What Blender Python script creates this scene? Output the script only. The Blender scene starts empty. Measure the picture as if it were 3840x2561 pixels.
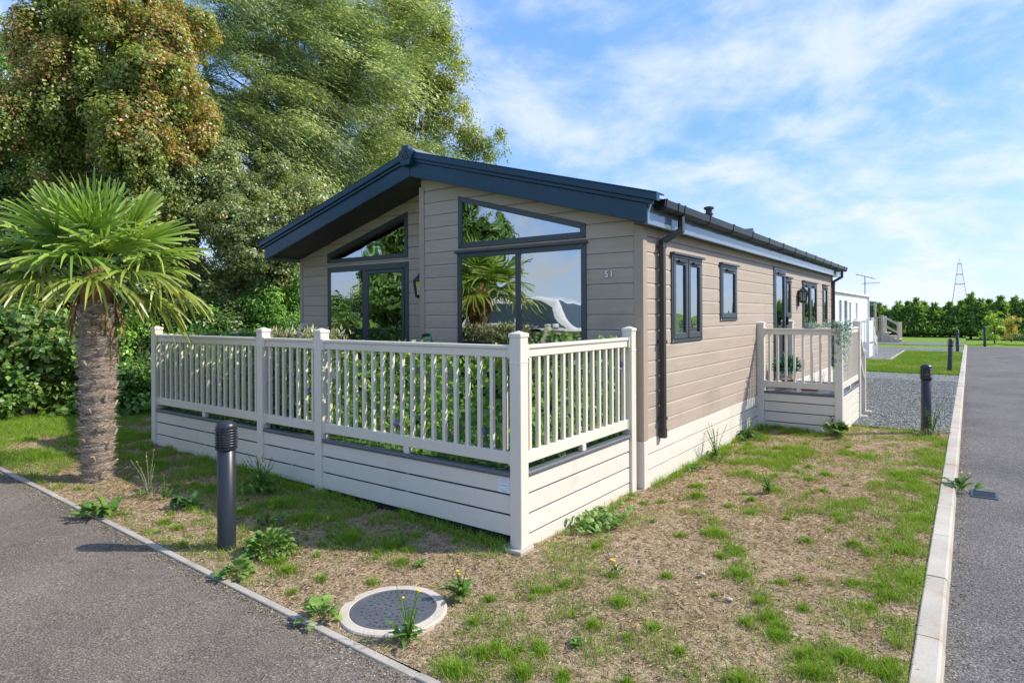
import bpy, bmesh, math, random
import numpy as np
from mathutils import Vector, Matrix, Euler
rad = math.radians
S = bpy.context.scene
COL = S.collection
# ------------------------------------------------------------------ camera
cd = bpy.data.cameras.new('camera'); cam = bpy.data.objects.new('camera', cd); COL.objects.link(cam)
cd.sensor_width = 36.0; cd.lens = 36.0 * 2332 / 3840; cd.clip_start = 0.05; cd.clip_end = 3000
cd.shift_y = -100.5 / 3840
cam.matrix_world = (Matrix.Translation((2.582, -3.641, 1.70)) @ Matrix.Rotation(rad(36.0916), 4, 'Z')
                    @ Matrix.Rotation(rad(90), 4, 'X') @ Matrix.Rotation(-0.005, 4, 'Z'))
S.camera = cam
# ------------------------------------------------------------------ sky, sun, exposure
SUN_EL, SUN_AZ = rad(41), rad(54)          # azimuth from +Y towards +X
w = bpy.data.worlds.new('World'); S.world = w; w.use_nodes = True
nt = w.node_tree; nt.nodes.clear()
def wn(t, **kw):
    n = nt.nodes.new(t)
    for a, b in kw.items(): setattr(n, a, b)
    return n
out = wn('ShaderNodeOutputWorld'); bg = wn('ShaderNodeBackground'); bg.inputs[1].default_value = 0.15
sky = wn('ShaderNodeTexSky', sky_type='NISHITA', sun_disc=False); sky.sun_elevation = SUN_EL; sky.sun_rotation = SUN_AZ
sky.air_density = 1.0; sky.dust_density = 0.25; sky.ozone_density = 2.0; sky.altitude = 0
tc = wn('ShaderNodeTexCoord'); sep = wn('ShaderNodeSeparateXYZ'); nt.links.new(tc.outputs['Generated'], sep.inputs[0])
def wm(op, a, b=None, clamp=False):
    n = wn('ShaderNodeMath', operation=op); n.use_clamp = clamp
    for i, v in enumerate((a, b)):
        if v is None: continue
        if isinstance(v, (int, float)): n.inputs[i].default_value = v
        else: nt.links.new(v, n.inputs[i])
    return n.outputs[0]
den = wm('ADD', wm('MAXIMUM', sep.outputs[2], 0.0), 0.38)
cmb = wn('ShaderNodeCombineXYZ')
nt.links.new(wm('DIVIDE', sep.outputs[0], den), cmb.inputs[0]); nt.links.new(wm('DIVIDE', sep.outputs[1], den), cmb.inputs[1])
mp = wn('ShaderNodeMapping'); nt.links.new(cmb.outputs[0], mp.inputs[0]); mp.inputs['Rotation'].default_value = (0, 0, rad(-35)); mp.inputs['Scale'].default_value = (1.0, 1.15, 1)
mp.inputs['Location'].default_value = (3.1, 1.7, 0)
n1 = wn('ShaderNodeTexNoise'); n1.inputs['Scale'].default_value = 2.5; n1.inputs['Detail'].default_value = 9; n1.inputs['Roughness'].default_value = 0.58; n1.inputs['Distortion'].default_value = 0.35
n2 = wn('ShaderNodeTexNoise'); n2.inputs['Scale'].default_value = 7.0; n2.inputs['Detail'].default_value = 8; n2.inputs['Roughness'].default_value = 0.6; n2.inputs['Distortion'].default_value = 0.5
for n in (n1, n2): nt.links.new(mp.outputs[0], n.inputs['Vector'])
cl = wm('ADD', wm('MULTIPLY', n1.outputs['Fac'], 0.72), wm('MULTIPLY', n2.outputs['Fac'], 0.28))
mr = wn('ShaderNodeMapRange', interpolation_type='SMOOTHSTEP'); mr.inputs['From Min'].default_value = 0.41; mr.inputs['From Max'].default_value = 0.66
nt.links.new(cl, mr.inputs['Value'])
hz = wn('ShaderNodeMapRange', interpolation_type='SMOOTHSTEP'); nt.links.new(sep.outputs[2], hz.inputs['Value'])
hz.inputs['From Min'].default_value = 0.0; hz.inputs['From Max'].default_value = 0.30; hz.inputs['To Min'].default_value = 0.40; hz.inputs['To Max'].default_value = 0.0
msk = wm('ADD', wm('MULTIPLY', mr.outputs[0], 0.80), hz.outputs[0], clamp=True)
mx = wn('ShaderNodeMix', data_type='RGBA'); nt.links.new(msk, mx.inputs['Factor'])
tint = wn('ShaderNodeMix', data_type='RGBA', blend_type='MULTIPLY'); tint.inputs['Factor'].default_value = 1.0
nt.links.new(sky.outputs[0], tint.inputs['A']); tint.inputs['B'].default_value = (0.62, 0.68, 0.98, 1)
ev = wn('ShaderNodeMix', data_type='RGBA'); ev.inputs['Factor'].default_value = 0.62
nt.links.new(tint.outputs['Result'], ev.inputs['A']); ev.inputs['B'].default_value = (0.72, 1.62, 3.45, 1)
nt.links.new(ev.outputs['Result'], mx.inputs['A']); mx.inputs['B'].default_value = (2.85, 3.1, 3.5, 1)
nt.links.new(mx.outputs['Result'], bg.inputs[0]); nt.links.new(bg.outputs[0], out.inputs[0])
sd = bpy.data.lights.new('sun', 'SUN'); sd.energy = 2.85; sd.angle = rad(0.8); sd.color = (1.0, 0.93, 0.82)
sun = bpy.data.objects.new('sun', sd); COL.objects.link(sun)
sv = Vector((math.sin(SUN_AZ) * math.cos(SUN_EL), math.cos(SUN_AZ) * math.cos(SUN_EL), math.sin(SUN_EL)))
sun.rotation_euler = sv.to_track_quat('Z', 'Y').to_euler(); sun.location = (20, 15, 20)
S.view_settings.view_transform = 'Standard'; S.view_settings.look = 'None'; S.view_settings.gamma = 1.0
S.view_settings.use_curve_mapping = False; S.view_settings.exposure = 1.10
S.render.engine = 'CYCLES'
try:
    S.cycles.max_bounces = 7; S.cycles.transparent_max_bounces = 10; S.cycles.diffuse_bounces = 3; S.cycles.glossy_bounces = 4
except Exception: pass
S.render.resolution_x = 1024; S.render.resolution_y = 682

rng = np.random.default_rng(51); random.seed(51)
def gz(x): return 0.02 * min(max(0.0, -x), 9.0)
def gzv(x): return 0.02 * np.clip(-x, 0, 9)
# ------------------------------------------------------------------ materials
def newmat(name):
    m = bpy.data.materials.new(name); m.use_nodes = True
    b = m.node_tree.nodes['Principled BSDF']
    return m, m.node_tree, b
def link(t, a, b): t.links.new(a, b)
def pos_noise(t, scale, detail=4, rough=0.55, stretch=None, coord='pos', dist=0):
    if coord == 'pos':
        g = t.nodes.new('ShaderNodeNewGeometry'); v = g.outputs['Position']
    else:
        g = t.nodes.new('ShaderNodeTexCoord'); v = g.outputs['Object']
    if stretch:
        mm = t.nodes.new('ShaderNodeMapping'); mm.inputs['Scale'].default_value = stretch; link(t, v, mm.inputs[0]); v = mm.outputs[0]
    n = t.nodes.new('ShaderNodeTexNoise'); n.inputs['Scale'].default_value = scale; n.inputs['Detail'].default_value = detail
    n.inputs['Roughness'].default_value = rough; n.inputs['Distortion'].default_value = dist
    link(t, v, n.inputs['Vector']); return n.outputs['Fac']
def ramp(t, fac, stops):
    r = t.nodes.new('ShaderNodeValToRGB'); link(t, fac, r.inputs[0])
    e = r.color_ramp.elements
    while len(e) < len(stops): e.new(0.5)
    for q, (p, c) in zip(e, stops): q.position = p; q.color = tuple(c) + (1,) if len(c) == 3 else c
    return r.outputs[0]
def mixc(t, f, a, b, mode='MIX'):
    n = t.nodes.new('ShaderNodeMix'); n.data_type = 'RGBA'; n.blend_type = mode
    if isinstance(f, (int, float)): n.inputs['Factor'].default_value = f
    else: link(t, f, n.inputs['Factor'])
    for s, v in (('A', a), ('B', b)):
        if isinstance(v, tuple): n.inputs[s].default_value = v + (1,) if len(v) == 3 else v
        else: link(t, v, n.inputs[s])
    return n.outputs['Result']
def bump(t, b, h, strength, dist):
    n = t.nodes.new('ShaderNodeBump'); n.inputs['Strength'].default_value = strength; n.inputs['Distance'].default_value = dist
    link(t, h, n.inputs['Height']); link(t, n.outputs[0], b.inputs['Normal'])
def mathn(t, op, a, b):
    n = t.nodes.new('ShaderNodeMath'); n.operation = op
    for i, v in enumerate((a, b)):
        if isinstance(v, (int, float)): n.inputs[i].default_value = v
        else: link(t, v, n.inputs[i])
    return n.outputs[0]
def sc(c, f): return tuple(min(1, x * f) for x in c)
def plain(name, col, rough=0.5, var=0.10, scale=3.0, fine=40.0, bumps=0.0, metallic=0.0, stretch=None, spec=0.5, dirt=None, objvar=0.0):
    m, t, b = newmat(name)
    f = pos_noise(t, scale, 5, stretch=stretch); f2 = pos_noise(t, fine, 3, stretch=stretch)
    ff = mathn(t, 'ADD', mathn(t, 'MULTIPLY', f, 0.65), mathn(t, 'MULTIPLY', f2, 0.35))
    c = ramp(t, ff, [(0.3, sc(col, 1 - var)), (0.7, sc(col, 1 + var))])
    if dirt:
        g = pos_noise(t, dirt[1], 6, 0.65)
        c = mixc(t, ramp(t, g, [(dirt[2], (0, 0, 0)), (dirt[2] + 0.15, (dirt[3],) * 3)]), c, dirt[0])
    if objvar:
        oi = t.nodes.new('ShaderNodeObjectInfo')
        c = mixc(t, 1.0, c, ramp(t, oi.outputs['Random'], [(0, (1 - objvar,) * 3), (1, (1, 1, 1))]), 'MULTIPLY')
    link(t, c, b.inputs['Base Color']); b.inputs['Roughness'].default_value = rough; b.inputs['Metallic'].default_value = metallic
    b.inputs['Specular IOR Level'].default_value = spec
    if bumps: bump(t, b, f2, bumps, 0.003)
    return m
MT = {}
MT['cream'] = plain('cream_vinyl', (0.72, 0.665, 0.565), 0.42, 0.04, 1.5, 30, 0.05, dirt=((0.45, 0.40, 0.30), 2.2, 0.62, 0.25), objvar=0.05)
MT['cream_board'] = plain('cream_board', (0.72, 0.675, 0.585), 0.5, 0.045, 1.2, 6, 0.15, stretch=(1, 1, 18), dirt=((0.42, 0.37, 0.27), 2.0, 0.60, 0.3), objvar=0.07)
MT['clad'] = plain('taupe_cladding', (0.43, 0.350, 0.275), 0.6, 0.10, 1.2, 5, 0.35, stretch=(1, 1, 22), dirt=((0.24, 0.19, 0.145), 1.6, 0.55, 0.28), objvar=0.09)
MT['clad_trim'] = plain('taupe_trim', (0.36, 0.29, 0.225), 0.55, 0.05, 2, 20, 0.1)
MT['clad_core'] = plain('cladding_core', (0.16, 0.125, 0.095), 0.8, 0.1)
MT['barge'] = plain('blue_grey_bargeboard', (0.010, 0.045, 0.078), 0.28, 0.25, 1.4, 12, 0.05, spec=0.35)
MT['frame'] = plain('anthracite_frame', (0.045, 0.056, 0.066), 0.34, 0.08, 3, 30, 0.03)
MT['fascia'] = plain('grey_fascia', (0.15, 0.21, 0.255), 0.10, 0.1, 1.2, 10, 0.03, spec=0.8)
MT['soffit'] = plain('dark_soffit', (0.050, 0.045, 0.042), 0.5, 0.15, 3, 30)
MT['soffit_side'] = plain('timber_soffit', (0.20, 0.16, 0.10), 0.6, 0.2, 4, 30)
MT['gutter'] = plain('black_gutter', (0.009, 0.010, 0.011), 0.36, 0.15, 4, 40, 0.02, spec=0.3)
MT['pipe'] = plain('brown_black_pipe', (0.030, 0.026, 0.025), 0.34, 0.18, 4, 40, 0.02)
MT['roof'] = plain('grey_roof_tile', (0.17, 0.18, 0.19), 0.55, 0.15, 4, 60, 0.3)
MT['trim'] = plain('grey_deck_trim', (0.115, 0.125, 0.14), 0.45, 0.08, 4, 40, 0.05)
MT['bollard'] = plain('bollard_paint', (0.018, 0.024, 0.030), 0.36, 0.12, 5, 90, 0.1)
MT['dark'] = plain('void_shade', (0.012, 0.012, 0.012), 0.9, 0.1)  # near-black colour that paints the shade inside hollows
MT['white'] = plain('white_plastic', (0.80, 0.80, 0.80), 0.4, 0.02)
MT['white_van'] = plain('white_cladding', (0.82, 0.82, 0.83), 0.42, 0.03, 0.8, 8, 0.05)
MT['grey_lodge'] = plain('grey_green_cladding', (0.30, 0.32, 0.29), 0.6, 0.06, 1, 8, 0.1)
MT['beige'] = plain('beige_vinyl', (0.60, 0.52, 0.40), 0.5, 0.05)
MT['steel'] = plain('chrome_digit', (0.62, 0.64, 0.68), 0.30, 0.03, metallic=1.0)
MT['pylon'] = plain('galvanised_lattice', (0.32, 0.34, 0.38), 0.6, 0.1)
MT['lantern'] = plain('black_lantern', (0.014, 0.014, 0.015), 0.3, 0.1)
MT['concrete'] = plain('kerb_concrete', (0.46, 0.425, 0.355), 0.85, 0.16, 3, 60, 0.6, dirt=((0.40, 0.25, 0.13), 2.6, 0.50, 0.45), objvar=0.14)
MT['edging'] = plain('edging_concrete', (0.42, 0.38, 0.315), 0.85, 0.2, 4, 60, 0.6, dirt=((0.24, 0.19, 0.13), 3.2, 0.54, 0.5), objvar=0.18)
MT['lid'] = plain('manhole_lid', (0.085, 0.092, 0.104), 0.6, 0.2, 6, 90, 0.3, dirt=((0.2, 0.185, 0.16), 9, 0.58, 0.4))
MT['ring'] = plain('manhole_ring', (0.50, 0.445, 0.36), 0.85, 0.2, 5, 60, 0.5, dirt=((0.34, 0.26, 0.17), 7, 0.55, 0.5))
MT['plate'] = plain('white_plate', (0.74, 0.78, 0.84), 0.3, 0.02)
MT['ink'] = plain('grey_ink', (0.36, 0.39, 0.46), 0.6, 0.03)
MT['green_plastic'] = plain('green_plastic', (0.02, 0.36, 0.08), 0.35, 0.08)
MT['black_rubber'] = plain('black_rubber', (0.02, 0.02, 0.02), 0.7, 0.1)
MT['turf'] = plain('artificial_turf', (0.05, 0.12, 0.025), 0.9, 0.4, 20, 200, 0.8)
MT['terracotta'] = plain('terracotta', (0.42, 0.17, 0.08), 0.8, 0.12, 6, 60, 0.2)
MT['room'] = plain('room_wall', (0.30, 0.29, 0.27), 0.8, 0.05)
MT['blind'] = plain('pale_blind', (0.55, 0.54, 0.5), 0.8, 0.05)
MT['bark'] = plain('bark', (0.13, 0.105, 0.08), 0.9, 0.35, 6, 40, 0.8)
MT['bark_pale'] = plain('pale_bark', (0.36, 0.33, 0.28), 0.9, 0.35, 4, 30, 0.6)
MT['carpaint'] = plain('white_car_paint', (0.80, 0.80, 0.80), 0.2, 0.02)
MT['carglass'] = plain('car_glass', (0.05, 0.08, 0.10), 0.06, 0.05)
MT['tyre'] = plain('tyre_rubber', (0.02, 0.02, 0.02), 0.8, 0.1)
MT['red'] = plain('red_plastic', (0.5, 0.05, 0.04), 0.4, 0.1)
MT['petiole'] = plain('petiole_green', (0.16, 0.24, 0.04), 0.5, 0.2)
MT['dead'] = plain('dead_frond', (0.22, 0.105, 0.045), 0.85, 0.35, 8, 50)

def leafmat(name, trans=0.35, rough=0.45, spec=0.35):
    m, t, b = newmat(name)
    a = t.nodes.new('ShaderNodeAttribute'); a.attribute_name = 'Col'
    link(t, a.outputs['Color'], b.inputs['Base Color']); b.inputs['Roughness'].default_value = rough; b.inputs['Specular IOR Level'].default_value = spec
    tr = t.nodes.new('ShaderNodeBsdfTranslucent')
    link(t, mixc(t, 1.0, a.outputs['Color'], (1.25, 1.2, 0.55), 'MULTIPLY'), tr.inputs[0])
    mxs = t.nodes.new('ShaderNodeMixShader'); mxs.inputs[0].default_value = trans
    link(t, b.outputs[0], mxs.inputs[1]); link(t, tr.outputs[0], mxs.inputs[2])
    link(t, mxs.outputs[0], t.nodes['Material Output'].inputs[0]); return m
MT['leaf'] = leafmat('leaf', 0.42, 0.38, 0.6); MT['ivyleaf'] = leafmat('ivy_leaf', 0.55, 0.4, 0.4); MT['leaf_gloss'] = leafmat('palm_leaf', 0.25, 0.36, 0.5); MT['blade'] = leafmat('grass_blade', 0.35, 0.6, 0.2)
MT['dry'] = leafmat('dry_thatch', 0.12, 0.8, 0.1); MT['fibre'] = leafmat('palm_fibre', 0.1, 0.85, 0.1)
def solidleaf(name, col, trans=0.3):
    m, t, b = newmat(name)
    oi = t.nodes.new('ShaderNodeObjectInfo'); f = pos_noise(t, 35, 3)
    c = mixc(t, 1.0, ramp(t, f, [(0.3, sc(col, 0.75)), (0.7, sc(col, 1.25))]), ramp(t, oi.outputs['Random'], [(0, (0.7, 0.75, 0.7)), (1, (1.2, 1.1, 1.0))]), 'MULTIPLY')
    link(t, c, b.inputs['Base Color']); b.inputs['Roughness'].default_value = 0.5; b.inputs['Specular IOR Level'].default_value = 0.35
    tr = t.nodes.new('ShaderNodeBsdfTranslucent'); link(t, c, tr.inputs[0])
    s = t.nodes.new('ShaderNodeMixShader'); s.inputs[0].default_value = trans
    link(t, b.outputs[0], s.inputs[1]); link(t, tr.outputs[0], s.inputs[2]); link(t, s.outputs[0], t.nodes['Material Output'].inputs[0]); return m
MT['weed_mid'] = solidleaf('weed_leaf', (0.13, 0.26, 0.045)); MT['weed_dark'] = solidleaf('weed_dark_leaf', (0.07, 0.17, 0.05)); MT['weed_pale'] = solidleaf('weed_pale_leaf', (0.20, 0.35, 0.08))
MT['weed_grey'] = solidleaf('weed_grey_leaf', (0.30, 0.32, 0.20)); MT['teal'] = solidleaf('teal_leaf', (0.05, 0.30, 0.26)); MT['tealpale'] = solidleaf('pale_teal_flower', (0.34, 0.52, 0.56))
MT['yellow'] = solidleaf('yellow_petal', (0.85, 0.62, 0.02), 0.1); MT['purple'] = solidleaf('purple_petal', (0.30, 0.20, 0.62), 0.2); MT['ivory'] = solidleaf('ivory_petal', (0.72, 0.76, 0.50), 0.25)
# glass: reflective solar-control pane over a darker room
def glassmat():
    m, t, b = newmat('window_glass'); t.nodes.remove(b)
    gl = t.nodes.new('ShaderNodeBsdfGlossy'); gl.inputs['Roughness'].default_value = 0.0; gl.inputs['Color'].default_value = (0.93, 0.97, 0.97, 1)
    tp = t.nodes.new('ShaderNodeBsdfTransparent'); tp.inputs['Color'].default_value = (0.55, 0.62, 0.60, 1)
    fr = t.nodes.new('ShaderNodeFresnel'); fr.inputs['IOR'].default_value = 1.6
    f = mathn(t, 'ADD', mathn(t, 'MULTIPLY', fr.outputs[0], 0.60), 0.38)
    bn = t.nodes.new('ShaderNodeBump'); bn.inputs['Strength'].default_value = 0.20; bn.inputs['Distance'].default_value = 0.02
    link(t, pos_noise(t, 2.6, 1), bn.inputs['Height']); link(t, bn.outputs[0], gl.inputs['Normal'])
    s = t.nodes.new('ShaderNodeMixShader'); link(t, f, s.inputs[0]); link(t, tp.outputs[0], s.inputs[1]); link(t, gl.outputs[0], s.inputs[2])
    link(t, s.outputs[0], t.nodes['Material Output'].inputs[0]); return m
MT['glass'] = glassmat()
def asphalt():
    m, t, b = newmat('asphalt')
    sp = pos_noise(t, 105, 3, 0.72); big = pos_noise(t, 0.7, 6, 0.65, dist=0.6); mid = pos_noise(t, 14, 4, 0.7)
    g = t.nodes.new('ShaderNodeNewGeometry'); sx = t.nodes.new('ShaderNodeSeparateXYZ'); link(t, g.outputs['Position'], sx.inputs[0])
    mrr = t.nodes.new('ShaderNodeMapRange'); mrr.inputs['From Min'].default_value = 1.9; mrr.inputs['From Max'].default_value = 2.6; link(t, sx.outputs[0], mrr.inputs['Value'])
    brown = ramp(t, sp, [(0.34, (0.050, 0.041, 0.034)), (0.46, (0.125, 0.108, 0.095)), (0.55, (0.165, 0.145, 0.128)), (0.67, (0.34, 0.31, 0.275))])
    grey = ramp(t, sp, [(0.36, (0.030, 0.029, 0.029)), (0.47, (0.105, 0.101, 0.101)), (0.55, (0.15, 0.145, 0.145)), (0.66, (0.33, 0.32, 0.32))])
    c = mixc(t, mrr.outputs[0], mixc(t, 1.0, brown, (1.12, 1.08, 1.01), 'MULTIPLY'), mixc(t, 1.0, grey, (1.0, 0.97, 0.93), 'MULTIPLY'))
    c = mixc(t, 1.0, c, ramp(t, big, [(0.32, (0.72, 0.72, 0.73)), (0.68, (1.18, 1.16, 1.13))]), 'MULTIPLY')
    c = mixc(t, 1.0, c, ramp(t, mid, [(0.3, (0.88, 0.88, 0.88)), (0.7, (1.10, 1.10, 1.10))]), 'MULTIPLY')
    st = pos_noise(t, 2.2, 3, 0.5, dist=0.8)
    c = mixc(t, ramp(t, st, [(0.70, (0, 0, 0)), (0.76, (0.55,) * 3)]), c, (0.05, 0.048, 0.047))
    link(t, c, b.inputs['Base Color']); b.inputs['Roughness'].default_value = 0.9; b.inputs['Specular IOR Level'].default_value = 0.25
    bump(t, b, sp, 0.4, 0.005); return m
MT['asphalt'] = asphalt()
def soil():
    m, t, b = newmat('dry_lawn_soil')
    a = pos_noise(t, 1.1, 6, 0.6); f = pos_noise(t, 55, 4, 0.75); f3 = pos_noise(t, 9, 5, 0.7)
    c = ramp(t, f, [(0.30, (0.13, 0.085, 0.05)), (0.45, (0.41, 0.30, 0.19)), (0.56, (0.54, 0.41, 0.265)), (0.70, (0.69, 0.56, 0.39))])
    c = mixc(t, ramp(t, f3, [(0.52, (0, 0, 0)), (0.66, (0.55,) * 3)]), c, (0.15, 0.10, 0.065))
    c = mixc(t, ramp(t, a, [(0.50, (0, 0, 0)), (0.64, (0.30,) * 3)]), c, (0.25, 0.22, 0.08))
    link(t, c, b.inputs['Base Color']); b.inputs['Roughness'].default_value = 0.95; b.inputs['Specular IOR Level'].default_value = 0.1
    bump(t, b, mathn(t, 'ADD', f, f3), 1.0, 0.03); return m
MT['soil'] = soil()
def farlawn():
    m, t, b = newmat('far_lawn')
    a = pos_noise(t, 0.55, 6, 0.65); f = pos_noise(t, 14, 4, 0.7)
    c = ramp(t, f, [(0.3, (0.085, 0.16, 0.02)), (0.5, (0.16, 0.27, 0.035)), (0.7, (0.25, 0.37, 0.07))])
    c = mixc(t, ramp(t, a, [(0.55, (0, 0, 0)), (0.70, (0.5,) * 3)]), c, (0.34, 0.28, 0.14))
    link(t, c, b.inputs['Base Color']); b.inputs['Roughness'].default_value = 0.95; b.inputs['Specular IOR Level'].default_value = 0.1
    bump(t, b, f, 1.0, 0.05); return m
MT['farlawn'] = farlawn()
def gravel():
    m, t, b = newmat('grey_gravel')
    g = t.nodes.new('ShaderNodeNewGeometry'); v = t.nodes.new('ShaderNodeTexVoronoi'); v.inputs['Scale'].default_value = 32; link(t, g.outputs['Position'], v.inputs['Vector'])
    sx = t.nodes.new('ShaderNodeSeparateColor'); link(t, v.outputs['Color'], sx.inputs[0])
    c = ramp(t, sx.outputs[0], [(0.0, (0.09, 0.10, 0.10)), (0.45, (0.20, 0.22, 0.21)), (0.75, (0.32, 0.34, 0.32)), (1.0, (0.55, 0.55, 0.51))])
    c = mixc(t, 1.0, c, ramp(t, v.outputs['Distance'], [(0.2, (1.1,) * 3), (0.75, (0.35,) * 3)]), 'MULTIPLY')
    link(t, c, b.inputs['Base Color']); b.inputs['Roughness'].default_value = 0.85
    bump(t, b, mathn(t, 'SUBTRACT', 1.0, v.outputs['Distance']), 1.0, 0.03); return m
MT['gravel'] = gravel()
# ------------------------------------------------------------------ mesh helpers
class MB:
    def __init__(s): s.v = []; s.f = []
    def add(s, vs, fs):
        o = len(s.v); s.v += [tuple(p) for p in vs]; s.f += [tuple(i + o for i in q) for q in fs]; return s
    def box(s, x0, x1, y0, y1, z0, z1):
        return s.add([(x0, y0, z0), (x1, y0, z0), (x1, y1, z0), (x0, y1, z0), (x0, y0, z1), (x1, y0, z1), (x1, y1, z1), (x0, y1, z1)],
                     [(0, 3, 2, 1), (4, 5, 6, 7), (0, 1, 5, 4), (1, 2, 6, 5), (2, 3, 7, 6), (3, 0, 4, 7)])
    def prism(s, pts, to3, d0, d1):
        n = len(pts)
        return s.add([to3(u, v, d0) for u, v in pts] + [to3(u, v, d1) for u, v in pts],
                     [tuple(range(n))[::-1], tuple(range(n, 2 * n))] + [(i, (i + 1) % n, n + (i + 1) % n, n + i) for i in range(n)])
    def sweep(s, prof, path, closed=True):
        """prof: list of 3d-offset functions result; path: list of (origin, ax, ay)"""
        n = len(prof); o = []
        for (p, ax, ay) in path: o += [tuple(Vector(p) + Vector(ax) * a + Vector(ay) * b) for a, b in prof]
        fs = []
        for i in range(len(path) - 1):
            for j in range(n if closed else n - 1):
                k = (j + 1) % n; fs.append((i * n + j, i * n + k, (i + 1) * n + k, (i + 1) * n + j))
        if closed: fs += [tuple(range(n))[::-1], tuple(range((len(path) - 1) * n, len(path) * n))]
        return s.add(o, fs)
    def tube(s, pts, rads, n=8):
        pts = [Vector(p) for p in pts]; path = []
        prof0 = [(math.cos(2 * math.pi * i / n), math.sin(2 * math.pi * i / n)) for i in range(n)]
        o = []
        up = Vector((0, 0, 1))
        for i, p in enumerate(pts):
            d = (pts[min(i + 1, len(pts) - 1)] - pts[max(i - 1, 0)]).normalized()
            a = d.cross(up); a = a.normalized() if a.length > 1e-3 else Vector((1, 0, 0)); b = a.cross(d).normalized()
            r = rads[i] if hasattr(rads, '__len__') else rads
            o += [tuple(p + a * c * r + b * q * r) for c, q in prof0]
        fs = [(i * n + j, i * n + (j + 1) % n, (i + 1) * n + (j + 1) % n, (i + 1) * n + j) for i in range(len(pts) - 1) for j in range(n)]
        fs += [tuple(range(n))[::-1], tuple(range((len(pts) - 1) * n, len(pts) * n))]
        return s.add(o, fs)
    def lathe(s, prof, n=24, c=(0, 0, 0)):
        o = []
        for r, z in prof: o += [(c[0] + r * math.cos(2 * math.pi * i / n), c[1] + r * math.sin(2 * math.pi * i / n), c[2] + z) for i in range(n)]
        m = len(prof)
        fs = [(i * n + j, i * n + (j + 1) % n, (i + 1) * n + (j + 1) % n, (i + 1) * n + j) for i in range(m - 1) for j in range(n)]
        fs += [tuple(range(n))[::-1], tuple(range((m - 1) * n, m * n))]
        return s.add(o, fs)
    def mesh(s, name, mat, smooth=False):
        me = bpy.data.meshes.new(name); me.from_pydata(s.v, [], s.f)
        bm = bmesh.new(); bm.from_mesh(me); bmesh.ops.recalc_face_normals(bm, faces=bm.faces); bm.to_mesh(me); bm.free()
        if mat: me.materials.append(MT[mat] if isinstance(mat, str) else mat)
        if smooth: me.polygons.foreach_set('use_smooth', [True] * len(me.polygons))
        return me
    def build(s, name, mat, parent=None, smooth=False, bevel=0, seg=1, auto=False):
        return obj(name, s.mesh(name, mat, smooth), parent, bevel=bevel, seg=seg, auto=auto)
def obj(name, me, parent=None, loc=None, rot=None, scale=None, bevel=0, seg=1, local=False, auto=False):
    o = bpy.data.objects.new(name, me); COL.objects.link(o)
    if parent is not None:
        o.parent = parent
        if not local and parent.type == 'EMPTY': o.matrix_parent_inverse = Matrix.Translation(-parent.location)
    if loc is not None: o.location = loc
    if rot is not None: o.rotation_euler = rot
    if scale is not None: o.scale = scale if hasattr(scale, '__len__') else (scale,) * 3
    if bevel:
        m = o.modifiers.new('bevel', 'BEVEL'); m.width = bevel; m.segments = seg; m.limit_method = 'ANGLE'; m.angle_limit = rad(40)
    if auto:
        try:
            for p in me.polygons: p.use_smooth = True
            me.set_sharp_from_angle(angle=rad(35))
        except Exception: pass
    return o
def tag(o, label=None, cat=None, group=None, kind=None):
    if label: o['label'] = label
    if cat: o['category'] = cat
    if group: o['group'] = group
    if kind: o['kind'] = kind
    return o
def thing(name, loc, label, cat, group=None):
    o = bpy.data.objects.new(name, None); COL.objects.link(o); o.location = loc; o.empty_display_size = 0.2
    return tag(o, label, cat, group)
def arr_mesh(name, V, sizes, idx, mat, col=None, smooth=False):
    me = bpy.data.meshes.new(name); V = np.asarray(V, np.float32).reshape(-1, 3)
    me.vertices.add(len(V)); me.vertices.foreach_set('co', V.ravel())
    idx = np.asarray(idx, np.int32).ravel(); sizes = np.asarray(sizes, np.int32)
    me.loops.add(len(idx)); me.loops.foreach_set('vertex_index', idx)
    me.polygons.add(len(sizes)); st = np.concatenate([[0], np.cumsum(sizes)[:-1]]).astype(np.int32)
    me.polygons.foreach_set('loop_start', st); me.polygons.foreach_set('loop_total', sizes)
    if smooth: me.polygons.foreach_set('use_smooth', np.ones(len(sizes), bool))
    if col is not None:
        a = me.color_attributes.new('Col', 'FLOAT_COLOR', 'POINT'); c4 = np.ones((len(V), 4), np.float32); c4[:, :3] = col; a.data.foreach_set('color', c4.ravel())
    me.update(); me.validate(); me.materials.append(MT[mat] if isinstance(mat, str) else mat); return me
def nrm(a): return a / np.maximum(np.linalg.norm(a, axis=-1, keepdims=True), 1e-6)
def leaves(name, pos, dirs, nor, length, width, col, mat='leaf', fold=0.15, broad=0.45):
    """rhombic folded leaves, 4 verts / 2 triangles each"""
    n = len(pos); d = nrm(dirs); s = nrm(np.cross(d, nor)); u = np.cross(s, d)
    L = np.broadcast_to(np.asarray(length, float).reshape(-1, 1), (n, 1)); W = np.broadcast_to(np.asarray(width, float).reshape(-1, 1), (n, 1))
    mid = pos + d * L * broad + u * L * fold * 0.5
    V = np.stack([pos, mid + s * W * 0.5 , pos + d * L - u * L * fold, mid - s * W * 0.5], 1)
    i = np.arange(n)[:, None] * 4
    idx = np.concatenate([i, i + 1, i + 2, i, i + 2, i + 3], 1)
    return arr_mesh(name, V, np.full(2 * n, 3), idx, mat, np.repeat(col, 4, 0))
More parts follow.
